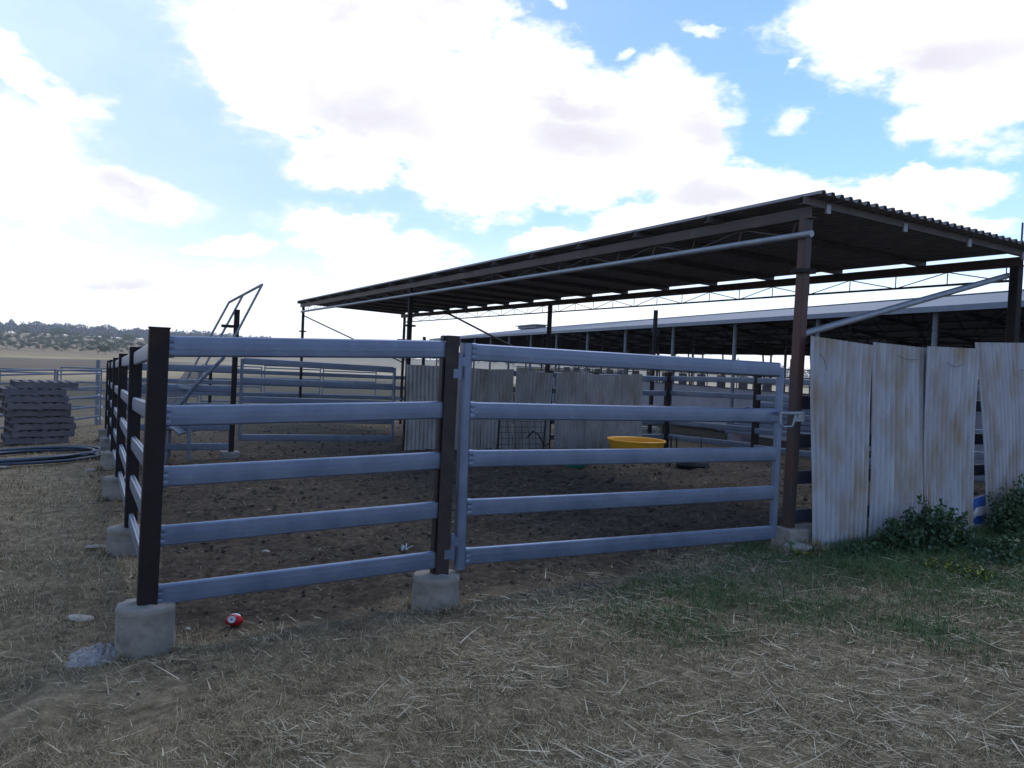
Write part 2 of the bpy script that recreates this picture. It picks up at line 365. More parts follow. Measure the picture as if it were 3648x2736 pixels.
def dup(root, loc, rz=0, label=None, scale=None, parent=None):
    c = root.copy(); C.objects.link(c)
    if parent is None:
        c.location = loc; c.rotation_euler = (0, 0, rz)
        if scale: c.scale = scale
        if label: c['label'] = label
    else: c.parent = parent
    for ch in list(root.children): dup(ch, None, parent=c)
    return c
ORD = ['first', 'second', 'third', 'fourth', 'fifth', 'sixth', 'seventh', 'eighth', 'ninth', 'tenth', 'eleventh', 'twelfth', 'thirteenth',
       'fourteenth', 'fifteenth', 'sixteenth', 'seventeenth', 'eighteenth', 'nineteenth', 'twentieth', 'twenty-first', 'twenty-second', 'twenty-third', 'twenty-fourth',
       'twenty-fifth', 'twenty-sixth', 'twenty-seventh', 'twenty-eighth', 'twenty-ninth', 'thirtieth']

# ------------------------------------------------------------------ ground sheet
def axis(lo, hi, step, far, g=1.12):
    a = list(np.arange(lo, hi, step)); s = step; p = hi
    while p < far: a.append(p); s *= g; p += s
    s = step; p = lo-step
    while p > -far: a.insert(0, p); s *= g; p -= s
    return np.array(a)
xs = axis(-4.5, 7.5, .045, 1040); ys = axis(2.4, 13.0, .045, 1040)
X, Yg = np.meshgrid(xs, ys); Z = height(X, Yg)
nx, ny = len(xs), len(ys)
verts = np.stack([X, Yg, Z], -1).reshape(-1, 3)
i = np.arange((nx-1)*(ny-1)); r_ = i//(nx-1); c_ = i % (nx-1); b_ = r_*nx+c_
quads = np.stack([b_, b_+1, b_+nx+1, b_+nx], -1)
def npmesh(name, verts, faces, k, material, tone=None, smooth=True):
    me = bpy.data.meshes.new(name); nv = len(verts); nf = len(faces)
    me.vertices.add(nv); me.vertices.foreach_set('co', verts.astype(np.float32).ravel())
    me.loops.add(nf*k); me.loops.foreach_set('vertex_index', faces.astype(np.int32).ravel())
    me.polygons.add(nf); me.polygons.foreach_set('loop_start', (np.arange(nf)*k).astype(np.int32))
    me.polygons.foreach_set('use_smooth', np.full(nf, smooth))
    me.materials.append(M[material] if isinstance(material, str) else material)
    if tone is not None:
        a = me.attributes.new('tone', 'FLOAT', 'POINT'); a.data.foreach_set('value', tone.astype(np.float32))
    me.update(calc_edges=True); me.validate()
    o = bpy.data.objects.new(name, me); C.objects.link(o); return o
gm = bpy.data.materials.new('ground_soil_and_grass'); gm.use_nodes = True
t = gm.node_tree; n = t.nodes; l = t.links; b = n['Principled BSDF']; b.inputs['Roughness'].default_value = .95; b.inputs['Specular IOR Level'].default_value = .15
def gattr(nm):
    a = n.new('ShaderNodeAttribute'); a.attribute_name = nm; return a
def gnoise(s, d=6, r=.65):
    tcn = n.new('ShaderNodeTexCoord'); q = n.new('ShaderNodeTexNoise'); q.inputs['Scale'].default_value = s; q.inputs['Detail'].default_value = d; q.inputs['Roughness'].default_value = r
    l.new(tcn.outputs['Object'], q.inputs['Vector']); return q.outputs['Fac']
def gmix(f, a, b2, bt='MIX'):
    q = n.new('ShaderNodeMix'); q.data_type = 'RGBA'; q.blend_type = bt
    if isinstance(f, float): q.inputs[0].default_value = f
    else: l.new(f, q.inputs[0])
    l.new(a, q.inputs[6]); l.new(b2, q.inputs[7]); return q.outputs[2]
def gramp(f, stops):
    q = n.new('ShaderNodeValToRGB'); e = q.color_ramp.elements
    while len(e) < len(stops): e.new(.5)
    for k, (p, c) in enumerate(stops): e[k].position = p; e[k].color = tuple(c)+(1,)
    l.new(f, q.inputs[0]); return q.outputs[0]
soilc = gramp(gnoise(14), [(.3, (.030, .023, .018)), (.5, (.064, .051, .040)), (.68, (.12, .097, .075))])
grassc = gramp(gnoise(10), [(.3, (.085, .068, .050)), (.5, (.21, .168, .112)), (.7, (.34, .28, .19))])
gs = gattr('soil'); farc = gattr('farcol')
c0 = gmix(gs.outputs['Fac'], grassc, soilc)
big = gramp(gnoise(1.1, 4), [(.3, (.72, .72, .72)), (.7, (1.25, 1.22, 1.2))])
c0 = gmix(1.0, c0, big, 'MULTIPLY')
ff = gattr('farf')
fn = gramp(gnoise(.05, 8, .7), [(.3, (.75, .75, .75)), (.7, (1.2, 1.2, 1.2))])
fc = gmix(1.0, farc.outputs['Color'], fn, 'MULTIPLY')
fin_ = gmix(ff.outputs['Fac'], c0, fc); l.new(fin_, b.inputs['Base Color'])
bp = n.new('ShaderNodeBump'); bp.inputs['Strength'].default_value = .8; bp.inputs['Distance'].default_value = .03
l.new(gnoise(45, 8, .75), bp.inputs['Height']); l.new(bp.outputs[0], b.inputs['Normal'])
ground = npmesh('ground', verts, quads, 4, gm); tag(ground, 'dry paddock and trampled yard soil reaching to the far hills', None, kind='structure')
xf, yf = verts[:, 0], verts[:, 1]
a = ground.data.attributes.new('soil', 'FLOAT', 'POINT'); a.data.foreach_set('value', soilmask(xf, yf).astype(np.float32))
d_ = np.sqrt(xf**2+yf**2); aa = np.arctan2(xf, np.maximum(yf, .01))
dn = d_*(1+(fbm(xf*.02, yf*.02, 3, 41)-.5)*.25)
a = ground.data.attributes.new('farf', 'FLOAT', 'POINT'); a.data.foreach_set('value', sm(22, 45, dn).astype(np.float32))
zl = np.array([[20, .085, .078, .052], [60, .10, .088, .058], [69, .40, .30, .185], [90, .43, .33, .20], [97, .20, .15, .11], [186, .21, .16, .12], [200, .47, .37, .20], [290, .40, .30, .17], [380, .34, .245, .15], [900, .34, .26, .18]])  # far tan bands, left and right, lightened to carry sunlight in the colour
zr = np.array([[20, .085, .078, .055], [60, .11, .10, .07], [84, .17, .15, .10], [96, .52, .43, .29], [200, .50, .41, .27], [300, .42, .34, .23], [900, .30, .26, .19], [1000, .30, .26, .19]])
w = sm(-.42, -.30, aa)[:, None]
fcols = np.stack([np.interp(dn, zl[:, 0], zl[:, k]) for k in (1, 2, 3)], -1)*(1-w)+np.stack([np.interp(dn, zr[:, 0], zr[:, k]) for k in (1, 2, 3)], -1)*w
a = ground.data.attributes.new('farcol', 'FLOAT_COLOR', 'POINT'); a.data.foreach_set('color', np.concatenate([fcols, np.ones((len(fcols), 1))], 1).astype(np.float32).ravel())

# ------------------------------------------------------------------ steel cattle rail
RW, RH = .042, .115
def rail_profile(w=RW, h=RH):
    w /= 2; h /= 2; pr = []
    for y, k in [(-h*.80, .94), (-h*.30, 1.0), (-h*.285, .975), (-h*.255, 1.0), (h*.255, 1.0), (h*.285, .975), (h*.30, 1.0), (h*.80, .94)]: pr.append((w*k, y))
    for k in range(1, 8):
        t = math.pi*k/8; pr.append((w*.94*math.cos(t), h*.80+h*.20*math.sin(t)))
    for y, k in [(-h*.80, .94), (-h*.30, 1.0), (-h*.285, .975), (-h*.255, 1.0), (h*.255, 1.0), (h*.285, .975), (h*.30, 1.0), (h*.80, .94)][::-1]: pr.append((-w*k, y))
    for k in range(1, 8):
        t = math.pi*k/8; pr.append((-w*.94*math.cos(t), -h*.80-h*.20*math.sin(t)))
    return pr
RP = rail_profile()
def rail(parent, a, b, m='galv', w=RW, h=RH):
    mb = MB(); a = Vector(a); b = Vector(b); mid = (a+b)/2+Vector((0, 0, random.uniform(-.004, .002)))
    pr = RP if (w, h) == (RW, RH) else rail_profile(w, h)
    mb.prism(pr, a, b); return obj('rail', mb, m, parent, 2)
def post(parent, base, top, w=.1, m='post', ax=None, name='post', cap=True):
    mb = MB(); base = Vector(base); top = Vector(top); up = Vector((V.x, V.y, 0)) if ax is None else Vector(ax)
    mb.bar(base, top, w, w, up, .006)
    return obj(name, mb, m, parent)
def footing(parent, c, ztop, r=.16, sq=.25, sx=1.0, sy=1.0, h=.45, taper=.93):
    mb = MB(); z0 = gz(c[0], c[1])-.12; hh = ztop-z0
    mb.lathe([(r*1.03, 0), (r*1.0, hh*.3), (r*.99, hh*.5), (r*.985, hh*.7), (r*.975, hh-.042), (r*1.0, hh-.036), (r*1.0, hh-.012), (r*.965, hh), (r*.55, hh+.004), (r*.2, hh+.012)], 28, (c[0], c[1], z0), sx, sy, A_, sq)
    rr_ = random.Random(int(c[0]*1000)); ph = rr_.uniform(0, 6)
    mb.v = [(x+.004*math.sin(z*61+y*90+ph)+rr_.uniform(-.0015, .0015), y+.004*math.sin(z*47+x*83+ph), z+.003*math.sin(x*70+y*55+ph)) for x, y, z in mb.v]
    return obj('footing', mb, 'concrete', parent, 50)

# front fence panel P0 - G
VP0, VG = -4.91, -3.215
fz0 = [1.75, 1.366, 1.03, .70, .37]; fz1 = [1.812, 1.42, 1.092, .768, .443]
b0 = Y(0, VP0, .30); t0 = see(568, 1168, (Y(0, VP0).y))
b0 = see(521, 2150, Y(0, VP0).y)
tf = thing('fence_panel', 'front fence panel of five grooved galvanised rails between the dark corner post and gate post', 'fence', Y(0, (VP0+VG)/2, .1))
def lerp(a, b, k): return Vector(a)*(1-k)+Vector(b)*k
post(tf, b0-Vector((0, 0, .25)), t0, .102)
pt = lerp(b0, t0, 1)
capm = MB(); capm.bar(t0-Vector((0, 0, .003)), t0+Vector((0, 0, .004)), .108, .108, (V.x, V.y, 0)); obj('post_cap', capm, 'post', tf)
gt = see(1607, 1196, Y(0, VG).y); gb = see(1566, 2045, Y(0, VG).y)
mb = MB(); up = Vector((V.x, V.y, 0)); V3 = Vector((V.x, V.y, 0)); U3 = Vector((U.x, U.y, 0))
mb.bar(gb-Vector((0, 0, .25))-U3*.035, gt-U3*.035, .012, .088, V3, .0)                 # I-section post
mb.bar(gb-Vector((0, 0, .25))+U3*.035, gt+U3*.035, .012, .088, V3, .0)
mb.bar(gb-Vector((0, 0, .25)), gt, .060, .012, V3, .0)
mb.bar(gb-Vector((0, 0, .25))+U3*.01-V3*.052, gt+U3*.01-V3*.052-Vector((0, 0, .004)), .05, .012, V3, .0)
obj('post', mb, 'gatepost', tf)
for k in range(5):
    za, zb = fz0[k], fz1[k]
    pa = lerp(b0, t0, (za-b0.z)/(t0.z-b0.z)); pb = lerp(gb, gt, (zb-gb.z)/(gt.z-gb.z))
    rail(tf, pa+V3*.03, pb-V3*.04+U3*.0)
    mm = MB(); mm.prism(rail_profile(.050, .122), pa+V3*.045, pa+V3*.078); obj('rail_sleeve', mm, 'galv', tf)
footing(tf, (b0.x, b0.y), b0.z, .152, .22, 1.0, .88)
footing(tf, (gb.x-.02, gb.y), gb.z, .152, .0)

# spilt cement beside the corner footing
mb = MB(); c = see(365, 2385, 4.25); cx, cy = c.x+.02, c.y-.03
nn = 72; vs = []; fs = []; m_ = 22
for i_ in range(m_+1):
    for k in range(nn):
        t_ = 2*math.pi*k/nn; q = i_/m_; rr = q*(1+.12*math.sin(3*t_+1)+.08*math.sin(5*t_))
        x = cx+math.cos(t_)*rr*.225; y = cy+math.sin(t_)*rr*.15
        zz = gz(x, y)+.055*(1-q**2.6)+(float(fbm(np.array([x*55]), np.array([y*55]), 3, 3)[0])-.5)*.075*(1-q**5)-.02*(q > .95)
        vs.append((x, y, zz))
for i_ in range(m_):
    for k in range(nn): fs.append((i_*nn+k, i_*nn+(k+1) % nn, (i_+1)*nn+(k+1) % nn, (i_+1)*nn+k))
mb.add(vs, fs); tag(obj('cement_spill', mb, 'concrete_pale', None, 60, (cx, cy, gz(cx, cy))), 'pale lump of spilt cement on the grass against the corner footing', 'cement lump')

# left fence
tl = thing('side_fence', 'long five rail side fence running away from the corner post past the pallet stack', 'fence', Y(7, VP0, 0))
lu = [0, 2.75, 5.9, 9.0, 12.1, 14.9]; lt = [1.85, 1.735, 1.64, 1.54, 1.45, 1.38]; lf = [.29, .18, .14, .07, -.04, -.15]
for k in range(1, 6):
    p = Y(lu[k], VP0-.004*k, 0)
    post(tl, p+Vector((0, 0, lf[k]-.25)), p+Vector((0, 0, lt[k])), .10)
    footing(tl, (p.x-.02, p.y), lf[k], .165, .2*(k % 2), 1, .9)
for k in range(5):
    for j in range(5):
        za = fz0[j]+lt[k]-1.85; zb = fz0[j]+lt[k+1]-1.85
        pa = Y(lu[k]+.045, VP0-.004*k+(.012 if k == 0 else 0), za); pb = Y(lu[k+1]-.05, VP0-.004*(k+1), zb)
        rail(tl, pa, pb)

# front gate
tg = thing('gate', 'wide closed five rail galvanised gate hung between hinge post and tall red brown post', 'gate', Y(0, -1.6, .3))
gz0 = [1.803, 1.418, 1.10, .775, .45]; gz1 = [1.787, 1.405, 1.085, .765, .43]
s0t = see(1662, 1222, Y(-.02, -3.06).y); s0b = see(1636, 2026, Y(-.02, -3.06).y)
s1t = see(2782, 1300, Y(-.01, -.2).y); s1b = see(2752, 1915, Y(-.01, -.2).y)
def stile(a, b, w=.062):
    mb = MB(); mb.bar(a, b, w, w*.9, V3, .012); return obj('stile', mb, 'galv', tg)
stile(s0b, s0t, .072); stile(s1b, s1t-Vector((0, 0, .02)), .058)
for k in range(5):
    pa = lerp(s0b, s0t, (gz0[k]-s0b.z)/(s0t.z-s0b.z)); pb = lerp(s1b, s1t, (gz1[k]-s1b.z)/(s1t.z-s1b.z))
    rail(tg, pa+V3*.03, pb-V3*.024)
    mm = MB(); mm.prism(rail_profile(.049, .121), pa+V3*.034, pa+V3*.066); obj('rail_sleeve', mm, 'galv', tg)
for (zz, pz) in ((1.70, gt), (.52, gt)):
    g = lerp(gb, gt, (zz-gb.z)/(gt.z-gb.z)); s_ = lerp(s0b, s0t, (zz-s0b.z)/(s0t.z-s0b.z)); c = g*.5+s_*.5-U3*.035
    mm = MB(); mm.rod(c-Vector((0, 0, .075)), c-Vector((0, 0, .003)), .017, 14); mm.bar(g-U3*.03-Vector((0, 0, .04)), c-Vector((0, 0, .04)), .02, .06)
    mm.rod(c+Vector((0, 0, .003)), c+Vector((0, 0, .08)), .016, 14); mm.bar(s_-U3*.03+Vector((0, 0, .04)), c+Vector((0, 0, .04)), .02, .06)
    mm.rod(c+Vector((0, 0, .08)), c+Vector((0, 0, .092)), .011, 12)
    obj('hinge', mm, 'galv', tg)
# slam latch at the tall post
lz = 1.40; lc = lerp(s1b, s1t, (lz-s1b.z)/(s1t.z-s1b.z))-U3*.06
mm = MB(); mm.rod(lc-V3*.06+Vector((0, 0, .03)), lc+V3*.18+Vector((0, 0, .03)), .016, 12)
mm.tube([lc-V3*.055+Vector((0, 0, .04))-U3*.02, lc-V3*.075+Vector((0, 0, .0))-U3*.03, lc-V3*.07+Vector((0, 0, -.055))-U3*.035, lc-V3*.04+Vector((0, 0, -.078))-U3*.035,
         lc+V3*.06+Vector((0, 0, -.075))-U3*.035, lc+V3*.085+Vector((0, 0, -.04))-U3*.03, lc+V3*.11+Vector((0, 0, .02))-U3*.02], .0085, 8)
obj('latch_handle', mm, 'pipe', tg)
mm = MB(); mm.box(lc+V3*.185+Vector((0, 0, .005)), (.10, .012, .085), V3, .0); mm.rod(lc+V3*.16+Vector((0, 0, .01))-U3*.015, lc+V3*.16+Vector((0, 0, .01))-U3*.002, .014, 10); obj('latch_plate', mm, 'pipe', tg)

# ------------------------------------------------------------------ shade shed
ts = thing('shade_shed', 'narrow open steel shade shed with flat corrugated roof on tall posts behind the gate', 'shed', Y(9, 1.5, 0))
uM, uA, vB = 9.3, 17.95, 3.06
ZF, ZB, BH, PH = 3.055, 2.955, .095, .062
def col(u, v, zt, w, m, px=None):
    p = Y(u, v, gz(*Y(u, v).xy)-.1); q = Y(u, v, zt); return post(ts, p, q, w, m)
ht = see(2852, 730, 6.6); hb = see(2806, 1885, 6.6)
post(ts, hb-Vector((0, 0, .2)), Vector((Y(0, 0).x, 6.6, ZF)), .082, 'redpost')
col(uM, 0, ZF, .078, 'post'); col(uA, 0, ZF, .068, 'post')
col(0, vB, ZB, .092, 'post'); col(uM, vB, ZB, .075, 'post'); col(uA, vB, ZB, .068, 'post')
for (u, v, z, s1) in ((0, 0, 2.62, .16), (uM, 0, 2.35, .2), (uM, vB, 2.28, .2), (uA, vB, 2.28, .36), (uA, 0, 2.36, .18)):
    mm = MB(); p = Y(u, v, z); mm.box(p, (s1, .13, .035), V3); obj('bracket', mm, 'post', ts)
u0, u1 = -.18, uA+.25
for (v, zt) in ((0, ZF), (vB, ZB)):   # channel beams: web + flanges
    mm = MB(); a, b2 = Y(u0+.1, v, zt+BH/2), Y(u1, v, zt+BH/2)
    mm.bar(a-V3*.03, b2-V3*.03, .008, BH-.012); mm.bar(a+Vector((0, 0, BH/2-.004)), b2+Vector((0, 0, BH/2-.004)), .066, .008); mm.bar(a-Vector((0, 0, BH/2-.004)), b2-Vector((0, 0, BH/2-.004)), .066, .008)
    obj('beam', mm, 'beam', ts)
    zc = zt-.14; mm = MB()
    if v == 0: mm.rod(Y(-.12, v-.06, zc), Y(uA, v-.06, zc), .028, 12); obj('bottom_chord', mm, 'pipe', ts)
    else: mm.bar(Y(0, v, zc), Y(uA, v, zc), .03, .022); obj('bottom_chord', mm, 'post', ts)
    mm = MB(); nseg = 28; vo = v-.05 if v == 0 else v
    for k in range(nseg):
        ua = .1+(uA-.2)*k/nseg; ub = .1+(uA-.2)*(k+1)/nseg
        mm.rod(Y(ua, vo, zc), Y(ua, v, zt), .006, 5)
        if k % 2 == 0: mm.rod(Y(ua, vo, zc), Y(ub, v, zt), .006, 5)
        else: mm.rod(Y(ua, v, zt), Y(ub, vo, zc), .006, 5)
    obj('truss_web', mm, 'beam', ts)
npu = 17
slope = (ZB-ZF)/vB
for k in range(npu):
    u = -.08+(uA+.27)*k/(npu-1)
    mm = MB(); a = Y(u, -.135, 3); b2 = Y(u, vB+.09, 3); hh = PH
    a.z = ZF+BH+.002+hh/2-slope*.135; b2.z = ZF+BH+.002+hh/2+slope*(vB+.09)
    mm.bar(a+U3*.0, b2, .006, hh); mm.bar(a+Vector((0, 0, hh/2-.003))+U3*.025, b2+Vector((0, 0, hh/2-.003))+U3*.025, .045, .006)
    mm.bar(a-Vector((0, 0, hh/2-.003))+U3*.025, b2-Vector((0, 0, hh/2-.003))+U3*.025, .045, .006)
    p_ = obj('purlin', mm, 'purlin', ts)
    if k == 0:
        for vv in (.15, 1.15, 2.1, 3.0):
            m2 = MB(); q = Y(u-.01, vv, ZF+BH+.02+slope*vv-.02); m2.box(q, (.05, .02, .075), V3); obj('cleat', m2, 'pipe', ts)
def corr(p00, du, dv, lu_, lv_, pitch, amp, th=.0012, trap=True, nv=1, warp=None, nrm=None):
    """sheet spanned by du (across ribs, length lu_) and dv (along ribs, length lv_)"""
    mb = MB(); du = Vector(du).normalized(); dv = Vector(dv).normalized(); nr = Vector(nrm) if nrm else du.cross(dv).normalized()
    k = 8; n_ = max(2, int(round(lu_/pitch*k))); vs = []; fs = []
    def hgt(s):
        ph = (s/pitch) % 1
        if trap: return amp*(max(0, min(1, 2.2-abs(ph-.5)*8))*1.0)
        return amp*.5*(1+math.sin(2*math.pi*ph))
    for side in (0, 1):
        for j in range(nv+1):
            for i_ in range(n_+1):
                s = lu_*i_/n_; q = j/nv
                p = Vector(p00)+du*s+dv*(lv_*q)+nr*(hgt(s)+side*th)
                if warp: p = p+warp(s/lu_, q)
                vs.append(p)
    m0 = (n_+1)*(nv+1)
    for j in range(nv):
        for i_ in range(n_):
            a = j*(n_+1)+i_; b2 = a+1; c2 = a+n_+2; d2 = a+n_+1
            fs.append((a, d2, c2, b2)); fs.append((m0+a, m0+b2, m0+c2, m0+d2))
    for i_ in range(n_):
        fs.append((i_, i_+1, m0+i_+1, m0+i_)); a = nv*(n_+1)+i_; fs.append((a, m0+a, m0+a+1, a+1))
    for j in range(nv):
        a = j*(n_+1); fs.append((a, m0+a, m0+a+n_+1, a+n_+1)); a += n_; fs.append((a, a+n_+1, m0+a+n_+1, m0+a))
    return mb.add(vs, fs)
zr0 = ZF+BH+PH+.005
Vs = (V3+Vector((0, 0, slope))).normalized()
mm = corr(Y(-.22, -.11, zr0), Vs, U3, vB+.23, uA+.63, .108, .036, .002, nrm=(0, 0, 1), nv=6)
obj('roof', mm, 'roof', ts, 30)
mm = MB(); mm.rod(Y(.06, .02, 2.08), Y(.06, vB-.04, 2.865), .03, 12); obj('brace', mm, 'pipe', ts)
mm = MB(); mm.bar(Y(uA-.05, .02, 2.80), Y(uA-.05, vB-.05, 1.60), .03, .03); obj('brace', mm, 'post', ts)
mm = MB(); mm.bar(see(1580, 1108, Y(14.2, vB).y), Y(uM+.1, vB, 1.75), .035, .035); obj('brace', mm, 'post', ts)
# tall post foot
mm = MB(); c = Y(-.25, -.08, 0); z0 = gz(c.x, c.y)-.15
mm.lathe([(.13, 0), (.125, .17), (.11, .21), (.07, .225)], 20, (c.x-.06, c.y, z0), 1, .8); obj('footing', mm, 'concrete', ts)
mm = MB(); mm.bar(Y(-.02, -.12, .36), Y(-.02, .36, .36), .2, .2, (0, 0, 1), .012); obj('footing', mm, 'concrete', ts)

# rails between the tall post and the back corner post, behind the loose sheets
tr = thing('fence_panel', 'dark shaded rails behind the leaning corrugated sheets at the shed end', 'fence', Y(.02, 1.5, .3))
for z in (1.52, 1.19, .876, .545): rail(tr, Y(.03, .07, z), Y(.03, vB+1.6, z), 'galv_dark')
post(tr, Y(.03, vB+1.6, .1), Y(.03, vB+1.6, 1.75), .1); post(tr, Y(.04, .90, .1), Y(.04, .90, 1.99), .1)  # second post is added behind the sheet gap to block the bright background

# loose corrugated sheets on the right
def sheet(u, v0, v1, ztop0, ztop1, zbot, m, label, lean0=0, lean1=0, group=None, tilt=0, name='corrugated_sheet', holes=True, pitch=.068, wire=False):
    w_ = v1-v0; p0 = Y(u, v0, zbot); sd_ = random.random()*9
    def warp(s, q):
        zt = (ztop0*(1-s)+ztop1*s)-zbot
        z = q*zt-q*1.0
        bow = .018*math.sin(q*3.1+sd_)*(1 if s < .5 else 1)
        return V3*((1-q)*(lean0*(1-s)+lean1*s)+.004*math.sin(q*7+sd_))+Vector((0, 0, z+(1-q)*random.uniform(-.004, .004)))+U3*(-tilt*(1-q)+bow)
    mb = corr(p0, V3, (0, 0, 1), w_, 1.0, pitch, .028, .0012, trap=False, nv=10, warp=warp, nrm=-U3)
    o = obj(name, mb, m, None, 50, Y(u, (v0+v1)/2, zbot)); tag(o, label, 'metal sheet', group); return o
SG = 'tall corrugated sheets wired to the fence on the right'
sheet(-.10, .02, .815, 2.08, 2.04, .31, 'zinc', 'leftmost tall corrugated sheet beside the red brown post, straight sides', .09, -.03, SG, .03)
sheet(-.085, .825, 1.74, 2.07, 2.05, .33, 'zinc', 'second tall corrugated sheet from the tall post, its foot in low weeds', -.0, .03, SG, .03)
sheet(-.13, 1.47, 2.24, 2.065, 2.08, .33, 'zinc', 'rust streaked corrugated sheet overlapping its neighbour above the leafy bush', .10, .06, SG, .03)
sheet(-.10, 2.25, 3.12, 2.14, 2.18, .33, 'zinc', 'corrugated sheet slanting away at its foot beside the blue bag', .33, .17, SG, .03)
sheet(-.06, 3.14, 4.1, 2.14, 2.15, .33, 'zinc', 'corrugated sheet cut off by the right picture edge', .16, .1, SG, .03)
def wire_tie(a, b2, sag, label):
    a = Vector(a); b2 = Vector(b2); mm = MB(); pts = [a*(1-k/8)+b2*(k/8)+Vector((0, 0, -sag*math.sin(math.pi*k/8)))-U3*.012 for k in range(9)]
    mm.tube(pts, .0022, 5); tag(obj('wire_tie', mm, 'dark', None, 40, a), label, 'wire', 'wire ties on the sheets')
wire_tie(Y(-.14, 1.07, 1.965), Y(-.14, 1.35, 1.94), .02, 'rusty wire tie near the top of the second tall sheet')
wire_tie(Y(-.17, 1.73, 1.93), Y(-.17, 1.98, 1.92), .03, 'rusty wire tie near the top of the rust streaked sheet')
wire_tie(Y(-.15, 2.95, 1.90), Y(-.15, 3.2, 1.96), .02, 'rusty wire tie on the slanting sheet beside the right edge')
wire_tie(Y(-.13, .09, 1.93), Y(-.14, .17, 1.80), -.03, 'short wire hook at the top corner of the leftmost tall sheet')

# inner line of sheets
IG = 'dull corrugated sheets standing across the inner yard'
for k, (a, b2, z0_, z1_, zb_, l0, l1, lab) in enumerate([
    (-.08, .80, 1.62, 1.61, .0, 0, 0, 'clean grey corrugated sheet standing left of the gate hinge post, beside the middle shed post'),
    (.81, 1.56, 1.61, 1.59, -.02, .0, -.02, 'grey corrugated sheet showing just right of the gate hinge post'),
    (1.50, 2.19, 1.58, 1.61, -.02, .0, .0, 'corrugated sheet behind the left end of the dark mesh rack'),
    (2.22, 3.09, 1.60, 1.56, -.02, .0, -.03, 'corrugated sheet behind the right end of the dark mesh rack'),
    (3.17, 3.96, 1.57, 1.63, -.02, .02, .0, 'corrugated sheet right of the dark gap in the inner sheet line'),
    (3.93, 4.82, 1.58, 1.55, -.02, .0, -.05, 'brownish corrugated sheet with a torn top corner behind the yellow tub'),
    (4.76, 5.36, 1.58, 1.62, -.02, .0, .10, 'last inner corrugated sheet, flaring out at its foot by the yellow tub')]):
    sheet(uM-.16-.012*(k % 2), a, b2, z0_, z1_, zb_, 'zinc_in', lab, l0, l1, IG, .03, pitch=.082)

# inner cross fence, its gate and the right boundary
tc_ = thing('fence_panel', 'inner cross fence on both sides of the inner gate, carrying the dull sheets', 'fence', Y(uM+.1, 0, 0))
uX = uM+.25; kp = Y(uX, -3.07)
post(tc_, see(822, 1612, kp.y)-Vector((0, 0, .3)), see(845, 1103, kp.y), .085)
mm = MB(); q = see(832, 1163, kp.y); mm.bar(q-V3*.20, q, .04, .05); obj('bracket', mm, 'post', tc_)
q = see(818, 1612, kp.y); mm = MB(); mm.box((q.x, q.y, q.z-.15), (.30, .26, .34), V3, .02); obj('footing', mm, 'concrete', tc_)
for z in (1.40, 1.065, .735, .40, .07):
    rail(tc_, Y(uX, VP0+.06, z), Y(uX, -3.13, z), 'galv_far')
for z in (1.52, 1.19, .86, .53, .2): rail(tc_, Y(uX-.05, .08, z), Y(uX-.05, 6.42, z), 'galv_far')
for v in (.83, 2.22, 3.16, 4.4, 6.42): post(tc_, Y(uX-.05-(.14 if v < 4 else 0), v, -.2), Y(uX-.05-(.14 if v < 4 else 0), v, 1.60 if v < 6 else 1.68), .12)
tig = thing('gate', 'small five rail galvanised gate with rounded corners in the inner cross fence', 'gate', Y(uX, -1.6, 0))
za_ = [1.56, 1.22, .89, .56, .225]; zb_ = [1.50, 1.17, .845, .52, .19]
mm = MB()
a0, a1 = Y(uX, -2.96, .16), Y(uX, -2.96, 1.60); b0_, b1 = Y(uX, -.17, .14), Y(uX, -.17, 1.54)
for (p, q) in ((a0, a1), (b0_, b1)):
    mm = MB(); mm.bar(p, q, .05, .05, V3, .012); obj('stile', mm, 'galv_far', tig)
for k in range(5): rail(tig, Y(uX, -2.93, za_[k]), Y(uX, -.20, zb_[k]), 'galv_far')
mm = MB(); mm.bar(Y(uX, -.17, .95), Y(uX-.02, -.02, .95), .03, .05); obj('latch', mm, 'pipe', tig)
trf = thing('side_fence', 'right boundary fence of five pale rails with dark posts behind the latch side', 'fence', Y(5, 6.5, 0))
rp = [(uX-.05, 1.54), (6.85, 1.60), (3.9, 1.64), (1.0, 1.68)]
for k in range(3):
    (ua, z0_), (ub, z1_) = rp[k], rp[k+1]
    for j in range(5): rail(trf, Y(ua-.06, 6.46, z0_-.335*j), Y(ub+.06, 6.46+.06*(k+1), z1_-.33*j), 'galv_far')
    p = Y(ub, 6.46+.06*(k+1)); post(trf, (p.x, p.y, gz(p.x, p.y)-.1), (p.x, p.y, z1_+.12), .11)
    footing(trf, (p.x, p.y), gz(p.x, p.y)+.16, .17)
# far cross fence
tff = thing('side_fence', 'far cross fence of low dull rails beneath the far end of the shade shed', 'fence', Y(uA, -1, -.3))
for j in range(5): rail(tff, Y(uA+.2, VP0+.05, 1.16-.315*j), Y(uA+.2, 6.3, 1.10-.315*j), 'galv_far')
for v in (VP0, -2.4, 2.9, 6.3): post(tff, Y(uA+.26, v, -.7), Y(uA+.26, v, 1.25), .08)
# tall single post beyond the inner sheets, and a short one
pt_ = see(2337, 1105, 20.5); pb_ = see(2318, 1450, 20.5)
o = post(None, pb_-Vector((0, 0, .9)), pt_, .085, 'post', name='steel_post'); tag(o, 'tall thin dark steel post standing before the long shed roof', 'post')
pt_ = see(1512, 1200, 21); o = post(None, (pt_.x, pt_.y, -.6), pt_, .07, 'post', name='steel_post'); tag(o, 'short dark steel post between the middle shed post and long shed end', 'post')

